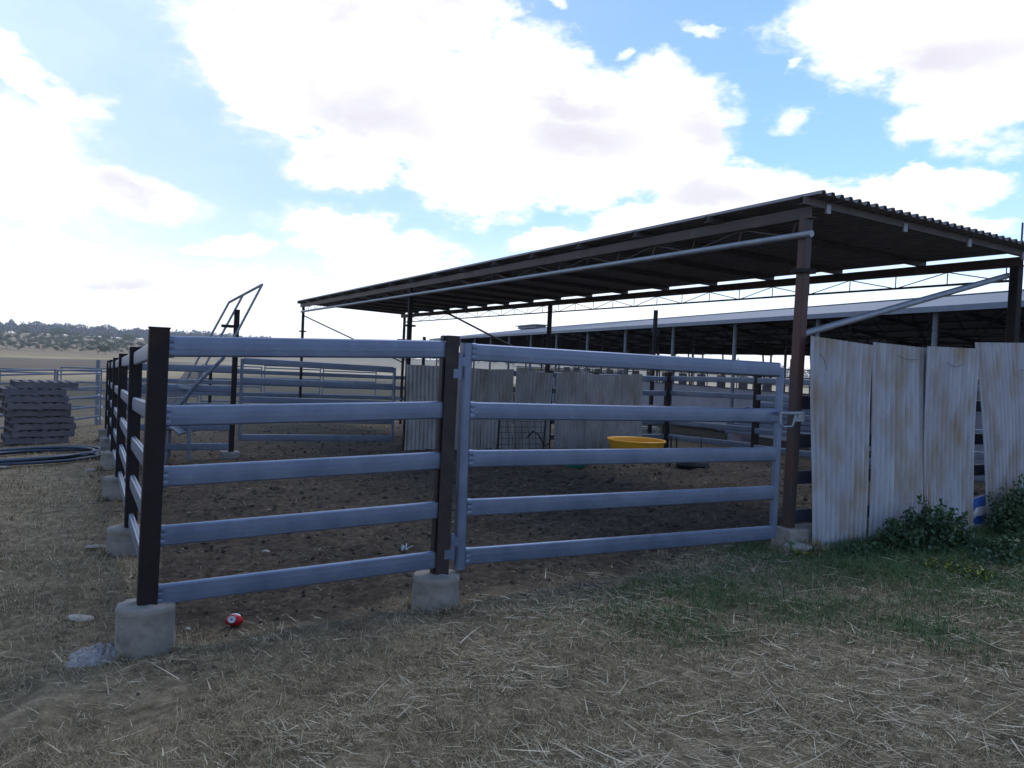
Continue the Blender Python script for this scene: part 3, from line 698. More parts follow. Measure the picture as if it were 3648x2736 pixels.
# ------------------------------------------------------------------ long shed
dS = Vector((-.3155, .949, 0)); nS = Vector((.949, .3155, 0)); E0 = Vector((8.83, 13.95, 0))
def S(s, n_, z): p = E0+dS*s+nS*n_; return Vector((p.x, p.y, z))
tb = thing('long_shed', 'long low livestock shed with pale corrugated roof and dark open sides', 'shed', S(20, 7, 0))
s0_, s1_ = -9, 47.2; ze, zr_ = 3.2, 4.27; wS = 7.0
sl = (zr_-ze)/wS
for sgn, nm in ((0, 'front'), (1, 'back')):
    if sgn == 0: p00 = S(s0_, -.25, ze-.25*sl+.02); dv = (nS+Vector((0, 0, sl)))
    else: p00 = S(s0_, 2*wS+.25, ze-.25*sl+.02); dv = (-nS+Vector((0, 0, sl)))
    mm = corr(p00, dS, dv, s1_-s0_, math.hypot(wS+.22, (wS+.22)*sl), .15, .018, .002, nrm=(0, 0, 1), nv=1)
    obj('roof', mm, 'roofbig', tb, 30)
mm = MB(); mm.bar(S(s0_, -.27, ze-.055), S(s1_, -.27, ze-.055), .02, .11); obj('gutter', mm, 'galv_far', tb)
mm = MB(); mm.bar(S(s0_, wS, zr_+.045), S(s1_, wS, zr_+.045), .35, .02); obj('ridge_cap', mm, 'roofbig', tb)
for k in range(17):
    s = -8.5+3.4*k
    for n_ in (.05, wS, 2*wS-.1):
        mm = MB(); zt = ze-.1 if n_ != wS else zr_-.2
        g_ = S(s, n_, 0); mm.rod((g_.x, g_.y, gz(g_.x, g_.y)-.1), S(s, n_, zt), .055, 8); obj('column', mm, 'shedpost', tb)
    mm = MB(); mm.bar(S(s, 0, ze-.10), S(s, wS, zr_-.12), .06, .14); mm.bar(S(s, wS, zr_-.12), S(s, 2*wS, ze-.10), .06, .14)
    mm.bar(S(s, 0, ze-.45), S(s, wS*2, ze-.45), .05, .05)
    for j in range(7):
        a = 1+j*2; mm.rod(S(s, a, ze-.45), S(s, a+1 if a < 7 else a-1, ze-.12+sl*min(a, 14-a)), .018, 5)
    obj('rafter', mm, 'dark', tb)
for n_ in (.6, 1.8, 3.0, 4.2, 5.4, 6.6, 7.4, 8.6, 9.8, 11, 12.2, 13.4):
    mm = MB(); z = ze+sl*min(n_, 14-n_)-.03; mm.bar(S(s0_, n_, z), S(s1_, n_, z), .05, .07); obj('purlin', mm, 'dark', tb)
mm = MB(); mm.bar(S(s0_, 2*wS, ze-.22), S(s1_, 2*wS, ze-.22), .06, .42); obj('back_beam', mm, 'dark', tb)
mm = MB(); a_, b_, c_, d_, e_ = [S(s1_-.1, n_, z_) for n_, z_ in ((0, 2.85), (14, 2.8), (14, 3.17), (7, 4.22), (0, 3.17))]
vs = [a_, b_, c_, d_, e_]; vs = vs+[q+dS*.04 for q in vs]; mm.add(vs, [(0, 1, 2, 3, 4), (9, 8, 7, 6, 5)]+[(k, k+5, (k+1) % 5+5, (k+1) % 5) for k in range(5)]); obj('gable', mm, 'dark', tb, 0)
# low walls and feed rails
mm = MB(); mm.bar(S(2, 2.2, .5), S(30, 2.2, .5), .15, 1.4); obj('feed_wall', mm, 'shedwall', tb)
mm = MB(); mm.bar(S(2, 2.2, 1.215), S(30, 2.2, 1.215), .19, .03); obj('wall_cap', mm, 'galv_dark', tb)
for k in range(20):
    s = 3+k*1.3; mm = MB(); mm.bar(S(s, 2.9, 1.2), S(s, 2.9, 1.62), .34, .04, dS); obj('barrier_slat', mm, 'shedwall', tb)
mm = MB(); mm.bar(S(-9, 2*wS+.1, 1.7), S(7.6, 2*wS+.1, 1.7), .04, 3.0); mm.bar(S(9.6, 2*wS+.1, 1.0), S(13, 2*wS+.1, 1.0), .04, 1.8); mm.bar(S(15, 2*wS+.1, 1.2), S(22, 2*wS+.1, 1.2), .04, .9)
mm.bar(S(7.6, 2*wS+.1, .9), S(9.6, 2*wS+.1, .9), .04, 1.6); obj('sheet_wall', mm, 'palewall', tb)
mm = MB()
for k in range(30): 
    s = 4+k*1.45; mm.rod(S(s, 12.0, .2), S(s, 12.0, 2.0+.5*(k % 3 == 0)), .03, 5)
mm.bar(S(4, 12, 1.6), S(46, 12, 1.6), .03, .05); mm.bar(S(4, 12, 2.0), S(46, 12, 2.0), .03, .05); mm.bar(S(4, 12, 1.2), S(46, 12, 1.2), .03, .05)
for k in range(9): s = 6+k*3.1; mm.rod(S(s, 8.5, 0), S(s+.5, 8.5, 3.2), .04, 5)
obj('stall_rails', mm, 'dark', tb)
mm = MB(); mm.lathe([(.02, 0), (.17, .20), (.18, .22)], 12, S(12.8, -.1, 2.84)); mm.rod(S(12.8, -.1, 3.05), S(12.8, -.1, 3.14), .01, 6); obj('lamp_shade', mm, 'galv_far', tb)
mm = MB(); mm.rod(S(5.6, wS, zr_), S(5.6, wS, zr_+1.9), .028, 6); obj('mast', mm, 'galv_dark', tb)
# raised roof vent farther along
q = S(36, wS+1, 0); mm = MB()
mm.bar(S(43.0, wS, 4.42), S(47.0, wS, 4.42), .8, .20); mm.bar(S(42.6, wS, 4.54), S(47.2, wS, 4.54), 1.2, .05); obj('roof_vent', mm, 'roofbig', tb, 30)
# pale sheds beyond, seen above the inner sheets
tk = thing('farm_shed', 'distant pale corrugated shed seen through the gap above the inner sheets', 'shed', (2.5, 60, -1))
mm = corr((.3, 62, -1), (1, .1, 0), (0, 0, 1), 9, 2.35, .3, .03, .002, nrm=(0, -1, 0)); obj('wall', mm, 'palewall', tk)
mm = MB(); mm.bar((.1, 64, 1.42), (9.4, 64.9, 1.42), 4.4, .08); obj('roof', mm, 'galv_far', tk)

# ------------------------------------------------------------------ things in the yard
c = see(2264, 1630, 15.1); g_ = gz(c.x, c.y)
mm = MB(); mm.lathe([(.44, 0), (.48, .03), (.535, .30), (.545, .325), (.565, .33), (.568, .355), (.555, .365), (.535, .36), (.52, .33), (.465, .05), (.1, .04), (0, .04)], 40, (c.x, c.y, g_-.03))
tag(obj('feed_tub', mm, 'yellow', None, 50, (c.x, c.y, g_)), 'round yellow plastic feed tub at the foot of the inner sheets', 'tub')
c = see(2042, 1668, 12.7); g_ = gz(c.x, c.y)
mm = MB(); mm.lathe([(.17, 0), (.19, .02), (.215, .15), (.225, .155), (.225, .17), (.205, .168), (.18, .03), (0, .025)], 28, (c.x, c.y, g_-.01))
tag(obj('feed_tub', mm, 'green', None, 50, (c.x, c.y, g_)), 'low green plastic tub on the soil, half hidden by a gate rail', 'tub')
# dark mesh rack
c = Y(uM-.75, 2.05, 0); g_ = gz(c.x, c.y)
tk = thing('mesh_rack', 'dark metal rack of A shaped ends and wire mesh leaning before the sheets', 'rack', (c.x, c.y, g_))
def rk(v, dz, du=0): q = c+V3*v+U3*du; return Vector((q.x, q.y, g_+dz))
for v in (-.5, .52):
    mm = MB(); mm.tube([rk(v-.10, 0, -.25), rk(v+.06, .66, 0), rk(v+.17, 0, .22)], .017, 7); obj('end_frame', mm, 'dark', tk)
mm = MB()
for k in range(7): v = -.42+.15*k; mm.rod(rk(v, .06, -.12), rk(v, .60, -.0), .005, 5)
for k in range(6): z = .06+.108*k; mm.rod(rk(-.5, z, -.12+.02*k), rk(.55, z, -.12+.02*k), .005, 5)
obj('wire_mesh', mm, 'dark', tk)
mm = MB(); mm.tube([rk(-.55, .04, -.26), rk(.62, .03, -.26)], .02, 7); mm.tube([rk(.1, .30, -.15), rk(.22, .42, -.15), rk(.34, .36, -.15), rk(.5, .12, -.15), rk(.62, .2, -.15)], .016, 7); obj('base_bar', mm, 'dark', tk)
for (px, lab, ln) in ((2392, 'left of a close pair of dark steel stakes beside the yellow tub', -6), (2410, 'right of a close pair of dark steel stakes beside the yellow tub', 2), (2498, 'lone thin dark steel stake right of the paired stakes', 4)):
    a = see(px+ln, 1665, 13.4); b2 = see(px, 1556, 13.4); a.z = gz(a.x, a.y)-.1
    mm = MB(); mm.rod(a, b2, .014 if px < 2450 else .007, 7); tag(obj('steel_stake', mm, 'dark', None, 40, a), lab, 'stake', 'steel stakes in the yard')
c = see(2468, 1655, 13.3); g_ = gz(c.x, c.y)
mm = MB(); mm.lathe([(.02, 0), (.2, .01), (.24, .06), (.21, .12), (.12, .13), (.1, .08), (0, .06)], 20, (c.x, c.y, g_-.01), 1.2, .8)
tag(obj('rubber_ring', mm, 'dark', None, 50, (c.x, c.y, g_)), 'low black rubber ring on the soil right of the yellow tub', 'ring')
c = see(2308, 1540, 21.5); g_ = gz(c.x, c.y)
mm = MB(); mm.box((c.x, c.y, g_+.12), (.6, .4, .34), (1, 0, 0), .02); mm.box((c.x+.01, c.y, g_+.31), (.5, .3, .03), (1, 0, 0), .005)
tag(obj('concrete_trough', mm, 'concrete', None, 40, (c.x, c.y, g_)), 'small tan concrete trough beyond the corner of the inner fence', 'trough')
# bundle of spare rails
proto = None; k = 0
for row in range(6):
    for j in range(2):
        p = Vector((4.9+.12*random.random()+.15*row, 18.0+.5*j+.02*row, .42+.125*row-.02))
        if proto is None:
            mm = MB(); mm.prism(RP, (0, 0, 0), (4.2, 0, 0)); proto = obj('spare_rail', mm, 'galv_far', None, 40); o = proto
            proto.location = p
        else: o = proto.copy(); C.objects.link(o); o.location = p; o.rotation_euler = (0, 0, random.uniform(-.02, .02))
        tag(o, 'spare galvanised rail, %s up in the %s column of the stack behind the right fence' % (ORD[row], ['near', 'back'][j]), 'rail', 'spare rails stacked behind the right fence')
for q, w_ in ((5.4, 'left'), (8.0, 'right')):
    mm = MB(); mm.bar((q, 17.8, .16), (q, 18.8, .16), .2, .38); tag(obj('timber_bearer', mm, 'wood', None, 0, (q, 18.3, .05)), 'block carrying the %s end of the spare rail stack' % w_, 'bearer')

# tilted loading frame
tt = thing('tilted_frame', 'tall tilted pipe frame with a mesh panel rising above the inner cross fence', 'frame', see(690, 1600, 13.3))
Lt, Mt, Rt = see(816, 1077, 14.0), see(864, 1054, 13.6), see(934, 1014, 13.0)
Lb, Mb, Rb = see(596, 1479, 14.0), see(640, 1470, 13.6), see(684, 1390, 13.0)
mm = MB(); mm.rod(Lt, Rt, .022, 8); obj('top_bar', mm, 'pipe', tt)
for (p, q) in ((Lt, Lb), (Mt, Mb), (Rt, see(795, 1278, 13.0))):
    mm = MB(); mm.rod(p, q, .02, 8); obj('side_bar', mm, 'pipe', tt)
mm = MB(); mm.tube([see(797, 1274, 13.0), see(687, 1383, 13.0), see(640, 1445, 13.0), see(600, 1500, 13.0)], .03, 8); obj('side_bar', mm, 'galv_far', tt)
mm = MB()
for k in range(12):
    f_ = k/11; mm.rod(lerp(see(664, 1322, 13.9), see(745, 1322, 13.2), f_), lerp(see(560, 1452, 13.9), see(645, 1445, 13.2), f_), .010, 5)
for k in range(5): f_ = k/4; mm.rod(lerp(see(664, 1322, 13.9), see(560, 1452, 13.9), f_), lerp(see(745, 1322, 13.2), see(645, 1445, 13.2), f_), .010, 5)
obj('wire_mesh', mm, 'pipe', tt)
mm = MB(); a, b2 = see(614, 1374, 13.2), see(687, 1384, 13.0); mm.bar(a, b2, .02, .05); obj('cross_bar', mm, 'pipe', tt)
mm = MB()
pl = [(588, 1522), (620, 1516), (645, 1522), (669, 1541)]
for k in range(3): mm.bar(see(*pl[k], 13.25), see(*pl[k+1], 13.25), .7, .03)
obj('step_plate', mm, 'galv_far', tt)
for (px, y0_, y1_, dd) in ((674, 1515, 1640, 13.1), (605, 1525, 1580, 13.6), (590, 1525, 1600, 13.1)):
    mm = MB(); a = see(px, y0_, dd); b2 = see(px-3, y1_, dd); b2.z = gz(b2.x, b2.y)-.05; mm.bar(a, b2, .07, .05, V3); obj('leg', mm, 'galv_far', tt)

# ------------------------------------------------------------------ portable panels
def panel():
    t_ = thing('yard_panel', '', 'yard panel')
    mm = MB()
    def fr(a, b2): 
        q = MB(); q.rod(a, b2, .022, 8); return q
    obj('frame_post', fr((0, 0, .02), (0, 0, 1.62)), 'galv_far', t_); obj('frame_post', fr((2.1, 0, .02), (2.1, 0, 1.62)), 'galv_far', t_)
    for z in (1.60, 1.50, 1.12, .86, .58, .30):
        q = MB(); q.prism(rail_profile(.03, .045 if z > 1.4 else .06), (0.02, 0, z), (2.08, 0, z)); obj('panel_rail', q, 'galv_far', t_)
    return t_
pr = panel(); first = True
PG = 'portable yard panels'
spots = []
for k in range(4): spots.append((-11.62+.03*k, 13.3+2.18*k, R(89.5), 'portable pipe panel behind the pallet stack, %s from the left edge' % ORD[k] if k else 'portable pipe panel cut by the left picture edge'))
for k in range(9):
    q = Y(25.5, -15+2.2*k); spots.append((q.x, q.y, A_+R(random.uniform(-2, 2)), 'distant thin portable panel behind the inner yards, %s from the left' % ORD[k]))
for k in range(0):
    q = Y(31+2.2*k, 5.2); spots.append((q.x, q.y, A_+R(90), 'distant thin panel of the back yard side, %s going away' % ORD[k]))
for (x, y, rz, lab) in spots:
    z = gz(x, y)-.02
    if first: o = pr; o.location = (x, y, z); o.rotation_euler = (0, 0, rz); o['label'] = lab; o['group'] = PG; first = False
    else: o = dup(pr, (x, y, z), rz, lab)
tw = thing('gate_post', 'thick pale galvanised post with hinge lugs at the end of the portable panels', 'post', (-11.5, 22.2, -.5))
q = see(350, 1282, 22.2); q2 = see(344, 1525, 22.2)
mm = MB(); mm.bar((q2.x, q2.y, q2.z-.2), q, .085, .085, (0, 0, 1), .01); obj('post', mm, 'galv_far', tw)
for yy in (1330, 1410, 1450, 1490):
    a = see(357, yy, 22.0); mm = MB(); mm.box(a, (.09, .12, .07), (1, 0, 0), .01); obj('hinge_lug', mm, 'white', tw)

# ------------------------------------------------------------------ pallets
def pallet():
    t_ = thing('pallet', '', 'pallet'); s = 1.165; 
    for k in range(7):
        q = MB(); y = -s/2+.05+k*(s-.1)/6; q.box((random.uniform(-.008, .008), y, .138), (s+random.uniform(-.01, .01), .095, .018)); obj('deck_board', q, 'wood', t_, 0)
    for x in (-s/2+.025, 0, s/2-.025):
        q = MB(); q.box((x, 0, .0735), (.045, s, .111)); obj('bearer', q, 'wood', t_, 0)
    for k in range(3):
        q = MB(); y = -s/2+.06+k*(s-.12)/2; q.box((0, y, .009), (s, .10, .018)); obj('base_board', q, 'wood', t_, 0)
    return t_
pp = pallet(); aP = R(50)
pc = Vector((-10.43, 16.3)); dr = Vector((math.sin(aP), math.cos(aP))); dl = Vector((-dr.y, dr.x))
cen = pc+dr*.60+dl*.58
zp = gz(cen.x, cen.y)+.03
offs = [(-.06, 0), (.02, .0), (.04, .01), (.02, .02), (-.07, -.02), (-.06, -.10), (-.12, -.02), (-.14, .05), (.10, .06)]
for k in range(9):
    lab = ['bottom grey pallet of the stack, resting on the grass'] + ['grey timber pallet, %s up in the leaning stack' % ORD[j] for j in range(1, 8)] + ['top grey pallet of the stack, pushed out to the right']
    o_ = cen+dr*offs[k][0]+dl*offs[k][1]
    rz = R(90)-aP+R(random.uniform(-3, 3))
    o = pp if k == 0 else dup(pp, (0, 0, 0), 0)
    o.location = (o_.x, o_.y, zp-.02+.1475*k); o.rotation_euler = (0, 0, rz+R(90))
    o['label'] = lab[k]; o['category'] = 'pallet'; o['group'] = 'stacked timber pallets'

# poly pipe coil
cc = see(120, 1585, 13.9); pts = []
for k in range(7*48):
    t_ = 2*math.pi*k/48; tn = k//48; rr = 1.12+.07*math.sin(tn*2.1)+.03*math.sin(t_*2+tn*1.7)
    ox = .10*math.sin(tn*1.9); oy = .10*math.cos(tn*2.6)
    x = cc.x+ox+rr*math.cos(t_); y = cc.y+oy+rr*math.sin(t_)*.95
    z = gz(x, y)+.035+.026*(tn % 4)+.012*abs(math.sin(t_*1.5+tn))+.02*(tn > 3)
    pts.append((x, y, z))
mm = MB(); mm.tube(pts, .024, 8); tag(obj('pipe_coil', mm, 'poly', None, 60, (cc.x, cc.y, cc.z)), 'loose coil of dark blue poly pipe lying in front of the pallets', 'pipe coil')
a = see(-30, 1612, 12.9); b2 = see(28, 1625, 12.7); a.z = gz(a.x, a.y)+.03; b2.z = gz(b2.x, b2.y)+.03
mm = MB(); mm.bar(a, b2, .10, .03); tag(obj('plank', mm, 'plank', None, 0, a), 'short pale plank on the grass below the pipe coil at the left edge', 'plank')

# crushed drink can
c = see(835, 2222, 4.72); g_ = gz(c.x, c.y)+.012
tcn_ = thing('drink_can', 'crushed red drink can on the soil inside the front rails', 'can', (c.x, c.y, g_))
ax = Vector((.02, -.90, .42)).normalized(); n_ = 22; vs = []; fs = []
sx = ax.cross(Vector((0, 0, 1))).normalized(); sy = sx.cross(ax)
prf = [(.040, .012), (.042, .024), (.050, .031), (.065, .034), (.080, .034), (.096, .031), (.106, .027), (.111, .0255), (.112, .025)]
for (h_, r0_) in prf:
    for k in range(n_):
        t_ = 2*math.pi*k/n_; dent = 1-.35*max(0, math.sin(t_+.6))*math.exp(-((h_-.05)/.028)**2)
        p = Vector((c.x, c.y, g_+.022))+ax*(h_-.056)+sx*math.cos(t_)*r0_*dent*(1.0+.85*math.exp(-((h_-.066)/.024)**2)*(1 if math.cos(t_) > 0 else .75))+sy*math.sin(t_)*r0_*dent*1.05
        vs.append(p)
for i_ in range(len(prf)-1):
    for k in range(n_): fs.append((i_*n_+k, i_*n_+(k+1) % n_, (i_+1)*n_+(k+1) % n_, (i_+1)*n_+k))
mm = MB(); mm.add(vs, fs); mm.f.append(tuple(range(n_))[::-1]); obj('can_body', mm, 'red', tcn_, 60)
mm = MB(); q = Vector((c.x, c.y, g_+.022)); mm.prism([(.024*math.cos(2*math.pi*k/18), .021*math.sin(2*math.pi*k/18)) for k in range(18)], q+ax*.0565, q+ax*.059); obj('can_lid', mm, 'white', tcn_)
fc_ = (Vector((0, 0, EYE))-q).normalized(); fx = fc_.cross(Vector((0, 0, 1))).normalized(); fy = fx.cross(fc_)
def disc(r0, r1, m, name, off):
    mm = MB(); k_ = 24; ce = q-ax*.012+fc_*off
    vs = [ce+fx*math.cos(2*math.pi*k/k_)*r+fy*math.sin(2*math.pi*k/k_)*r*.9 for r in (r0, r1) for k in range(k_)]
    vs += [v-fc_*.0008 for v in vs[k_:]]
    fs = [(k, (k+1) % k_, k_+(k+1) % k_, k_+k) for k in range(k_)]+[(k_+k, k_+(k+1) % k_, 2*k_+(k+1) % k_, 2*k_+k) for k in range(k_)]
    mm.add(vs, fs); obj(name, mm, m, tcn_)
fc_ = ax; fx = fc_.cross(Vector((0, 0, 1))).normalized(); fy = fx.cross(fc_); q = q+ax*.012
disc(.017, .0185, 'shedpost', 'lid_rim', .0602); disc(.0075, .0095, 'shedpost', 'emblem_ring', .0606); disc(.0001, .005, 'blueprint', 'emblem_dot', .0606)
mm = MB(); mm.tube([q-ax*.03+sx*v_+Vector((0, 0, .040-9*v_*v_)) for v_ in (-.03, -.018, 0, .018, .03)], [.004, .007, .008, .007, .004], 8); obj('top_highlight', mm, 'white', tcn_)  # raised white strip in place of the highlight along the can's top

# stones and scraps
def rock(px, py, dep, r, label, m='stone', flat=.35, sx=1.0, name='stone'):
    c = see(px, py, dep); g_ = gz(c.x, c.y); mm = MB(); n_ = 14; prof = []
    vs = []; fs = []
    for i_ in range(7):
        ph = -math.pi/2+math.pi*i_/6
        for k in range(n_):
            t_ = 2*math.pi*k/n_; rr = r*(1+.18*math.sin(2*t_+px)+.12*math.sin(3*t_+py)+random.uniform(-.05, .05))
            vs.append((c.x+math.cos(ph)*math.cos(t_)*rr*sx, c.y+math.cos(ph)*math.sin(t_)*rr*.7, g_+.01+math.sin(ph)*r*flat))
    for i_ in range(6):
        for k in range(n_): fs.append((i_*n_+k, i_*n_+(k+1) % n_, (i_+1)*n_+(k+1) % n_, (i_+1)*n_+k))
    mm.add(vs, fs); tag(obj(name, mm, m, None, 35, (c.x, c.y, g_)), label, 'stone')
rock(285, 2205, 4.9, .075, 'flat tan stone in the grass left of the corner footing', flat=.3, sx=1.1)
rock(670, 2228, 4.65, .022, 'small pale stone between the corner footing and red can', 'concrete_pale', .5)
rock(345, 1925, 6.9, .07, 'low dark stone beside the second footing of the side fence', 'concrete', .25, 1.4)
rock(330, 1668, 12.2, .11, 'pale flat stone by the footings near the pipe coil', 'concrete', .25, 1.4)
rock(950, 1908, 6.6, .03, 'pale clod lying on the yard soil behind the lowest rail', 'stone', .6)
rock(2560, 1990, 5.9, .028, 'small grey stone near the latch end of the gate', 'stone', .6)
c = see(1450, 1880, 6.6); g_ = gz(c.x, c.y); mm = MB()
for k in range(6):
    a0_ = random.uniform(0, 6.28); p = Vector((c.x, c.y, g_+.02)); mm.tube([p, p+Vector((math.cos(a0_)*.03, math.sin(a0_)*.02, .03)), p+Vector((math.cos(a0_)*.06, math.sin(a0_)*.05, random.uniform(.0, .05)))], .003, 5)
tag(obj('twine_scrap', mm, 'scrap', None, 40, (c.x, c.y, g_)), 'tuft of pale blue baling twine on the yard soil', 'twine')
# blue and white bag in the gap between sheets
c = Y(-.045, 2.67, 0); g_ = gz(c.x, c.y)
tbg = thing('feed_bag', 'blue and white feed bag standing in the gap between the tall sheets', 'bag', (c.x, c.y, g_))
mm = MB(); mm.lathe([(.12, 0), (.15, .05), (.16, .24), (.14, .33), (.05, .36)], 20, (c.x, c.y, g_), 1.1, .28, A_, .3); obj('bag_body', mm, 'bluep', tbg, 60)
mm = MB()
mm.lathe([(.160, .215), (.166, .235), (.156, .27), (.150, .30)], 20, (c.x, c.y, g_), 1.12, .31, A_+.05, .3)
mm.lathe([(.156, .06), (.160, .09), (.163, .13)], 20, (c.x, c.y, g_), 1.12, .31, A_, .3)
mm.v = [(x, y, z+(x-c.x)*.55+.02*math.sin((x-c.x)*40)) for x, y, z in mm.v]; obj('white_band', mm, 'white', tbg, 60)

# ------------------------------------------------------------------ vegetation
def leafcloud(n_, cfun, size, seed, flat=1.0, tonef=None, fold=True):
    r = np.random.default_rng(seed); P = cfun(n_, r); m_ = len(P)
    d1 = r.normal(size=(m_, 3)); d1 /= np.linalg.norm(d1, axis=1)[:, None]
    d2 = r.normal(size=(m_, 3)); d2 -= (d2*d1).sum(1)[:, None]*d1; d2 /= np.linalg.norm(d2, axis=1)[:, None]
    s = size*r.uniform(.6, 1.4, m_)[:, None]
    q = np.stack([P-d1*s, P-d2*s*.5*flat, P+d1*s, P+d2*s*.5*flat], 1).reshape(-1, 3)
    f = np.arange(m_*4).reshape(-1, 4); tone = r.uniform(0, 1, m_)
    if tonef is not None: tone = tonef(P, r)
    return q, f, np.repeat(tone, 4)
# gum tree prototypes
def gum(seed, h, wd, hue=0):
    r = random.Random(seed); t_ = thing('gum_tree', '', 'tree', (0, 0, 0))
    mm = MB(); lobes = []
    fork = h*r.uniform(.12, .2)
    mm.tube([(0, 0, -.3), (r.uniform(-.1, .1), 0, fork*.5), (r.uniform(-.2, .2), 0, fork)], [.17, .14, .12], 7)
    nb = r.randint(4, 6)
    for k in range(nb):
        a0_ = 2*math.pi*k/nb+r.uniform(-.4, .4); rr = wd*r.uniform(.28, .52); zz = h*r.uniform(.40, .84)
        tip = Vector((math.cos(a0_)*rr, math.sin(a0_)*rr, zz)); mid = Vector((tip.x*.5, tip.y*.5, fork+(zz-fork)*.45))
        mm.tube([(0, 0, fork*.95), mid, tip], [.09, .06, .03], 6)
        lobes.append((tip, wd*r.uniform(.20, .32), h*r.uniform(.10, .19)))
        lobes.append((tip*.7+mid*.3+Vector((r.uniform(-.5, .5), r.uniform(-.5, .5), .3)), wd*r.uniform(.14, .24), h*r.uniform(.08, .14)))
    lobes.append((Vector((0, 0, h*.85)), wd*.24, h*.15))
    for k in range(3): a0_ = r.uniform(0, 6.28); lobes.append((Vector((math.cos(a0_)*wd*.3, math.sin(a0_)*wd*.3, h*r.uniform(.26, .42))), wd*r.uniform(.14, .22), h*.12))
    obj('trunk', mm, 'trunk', t_)
    def cf(n_, g):
        out_ = []
        for (c, a, b2) in lobes:
            k = n_//len(lobes); v = g.normal(size=(k, 3)); v /= np.linalg.norm(v, axis=1)[:, None]; v *= (g.uniform(0, 1, k)**.45)[:, None]
            out_.append(np.array([c.x, c.y, c.z])+v*np.array([a, a, b2]))
        return np.concatenate(out_)
    q, f, tn = leafcloud(1500, cf, .26, seed, 1.3, lambda P, g: np.clip(.35+.2*hue+g.normal(0, .2, len(P)), 0, 1))
    cr = npmesh('crown', q, f, 4, 'gum', tn, False); cr.parent = t_
    return t_
gums = [gum(11, 8.5, 9.5), gum(12, 7.5, 8.5, 1), gum(13, 9.5, 9), gum(14, 6.5, 8), gum(15, 8, 10.5, -1)]
tr_spots = []
# individually visible near trees (photo column, photo row of the foot)
named = [(60, 1250, 7.5), (100, 1240, 6.5), (150, 1252, 8.5), (185, 1242, 6), (215, 1255, 7.5), (240, 1250, 6.5), (300, 1258, 8), (345, 1262, 8.5), (372, 1262, 7),
         (415, 1262, 7.5), (455, 1258, 7.5), (490, 1255, 7), (520, 1256, 8), (20, 1245, 7), (330, 1243, 7), (270, 1240, 7), (200, 1228, 7), (130, 1225, 7), (70, 1222, 8), (400, 1243, 7), (440, 1240, 8), (560, 1262, 8), (600, 1263, 7)]
def foot(px, py):
    lo = None
    for d in np.arange(150, 900, 6):
        x = (px-1824)/F*d; z = gz(x, d); v_ = see(px, py, d)
        if z >= v_.z: return x, d, z
    return (px-1824)/F*700, 700, gz((px-1824)/F*700, 700)
used = [False]*5; named.sort()
def put(kidx, x, y, z, hs, lab):
    rz = random.uniform(0, 6.28); sc = hs
    if not used[kidx]:
        o = gums[kidx]; used[kidx] = True; o.location = (x, y, z); o.rotation_euler = (0, 0, rz); o.scale = (sc*random.uniform(.9, 1.15), sc*random.uniform(.9, 1.15), sc); o['label'] = lab
    else: o = dup(gums[kidx], (x, y, z), rz, lab, (sc*random.uniform(.9, 1.15), sc*random.uniform(.9, 1.15), sc))
    o['category'] = 'tree'; o['group'] = 'gum trees on the far paddock and hill'; o['name_kind'] = 'gum_tree'; del o['name_kind']
for k, (px, py, hh) in enumerate(named):
    x, d, z = foot(px, py); put(k % 5, x, d, z, hh/8*random.uniform(.6, .95)*min(1.15, d/330), 'grey-green gum tree at the foot of the hill, %s counted from the left edge' % ORD[k])
for k in range(75):
    az_ = random.uniform(-.62, -.36) if k < 30 else random.uniform(-.40, .35); d = random.uniform(430, 800) if k < 30 else random.uniform(480, 900)
    x = math.sin(az_)*d/math.cos(az_)*math.cos(az_); y = math.cos(az_)*d; z = gz(x, y)
    put(random.randrange(5), x, y, z, random.uniform(.75, 1.0), 'small hazy gum tree standing among many on the distant hillside')
# distant wood on the ridge
def cfw(n_, g):
    az_ = g.uniform(-.75, .55, n_); az_ = np.where(g.uniform(0, 1, n_) < .55, g.uniform(-.72, -.30, n_), az_)
    tr = np.round(az_*260)/260; j = (np.sin(tr*9177.3)*43758.5) % 1
    d = g.uniform(780, 960, n_); d = np.where(j > .5, d, d*1.02)
    x = np.sin(az_)*d; y = np.cos(az_)*d; z = height(x, y, False)
    top = 5+7*vnoise(az_*170, d*.02, 77)
    return np.stack([x, y, z+top*g.uniform(.15, 1, n_)], -1)
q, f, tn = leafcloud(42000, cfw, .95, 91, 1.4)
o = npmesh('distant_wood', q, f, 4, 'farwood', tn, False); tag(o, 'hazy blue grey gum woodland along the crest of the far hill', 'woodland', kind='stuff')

# blades of grass, straw
def blades(name, P, Lg, Wd, lean, azb, curl, tone, material, label, cat):
    n_ = len(P); ca, sa = np.cos(azb), np.sin(azb)
    dirh = np.stack([ca, sa, np.zeros(n_)], -1); side = np.stack([-sa, ca, np.zeros(n_)], -1); up = np.array([0, 0, 1.0])
    cl, sl_ = np.cos(lean)[:, None], np.sin(lean)[:, None]
    d1 = dirh*sl_+up*cl
    l2 = lean+curl; d2 = dirh*np.sin(l2)[:, None]+up*np.cos(l2)[:, None]
    mid = P+d1*(Lg*.5)[:, None]; tip = mid+d2*(Lg*.5)[:, None]; w_ = (Wd/2)[:, None]
    tw = side+up*.35*np.sin(azb*7)[:, None]
    vs = np.stack([P-tw*w_, P+tw*w_, mid+tw*w_*.8, mid-tw*w_*.8, tip+tw*w_*.25, tip-tw*w_*.25], 1).reshape(-1, 3)
    b_ = (np.arange(n_)*6)[:, None]
    f = np.concatenate([b_+np.array([[0, 1, 2, 3]]), b_+np.array([[3, 2, 4, 5]])], 0)
    o = npmesh(name, vs, f, 4, material, np.repeat(tone, 6), True); tag(o, label, cat, kind='stuff'); return o
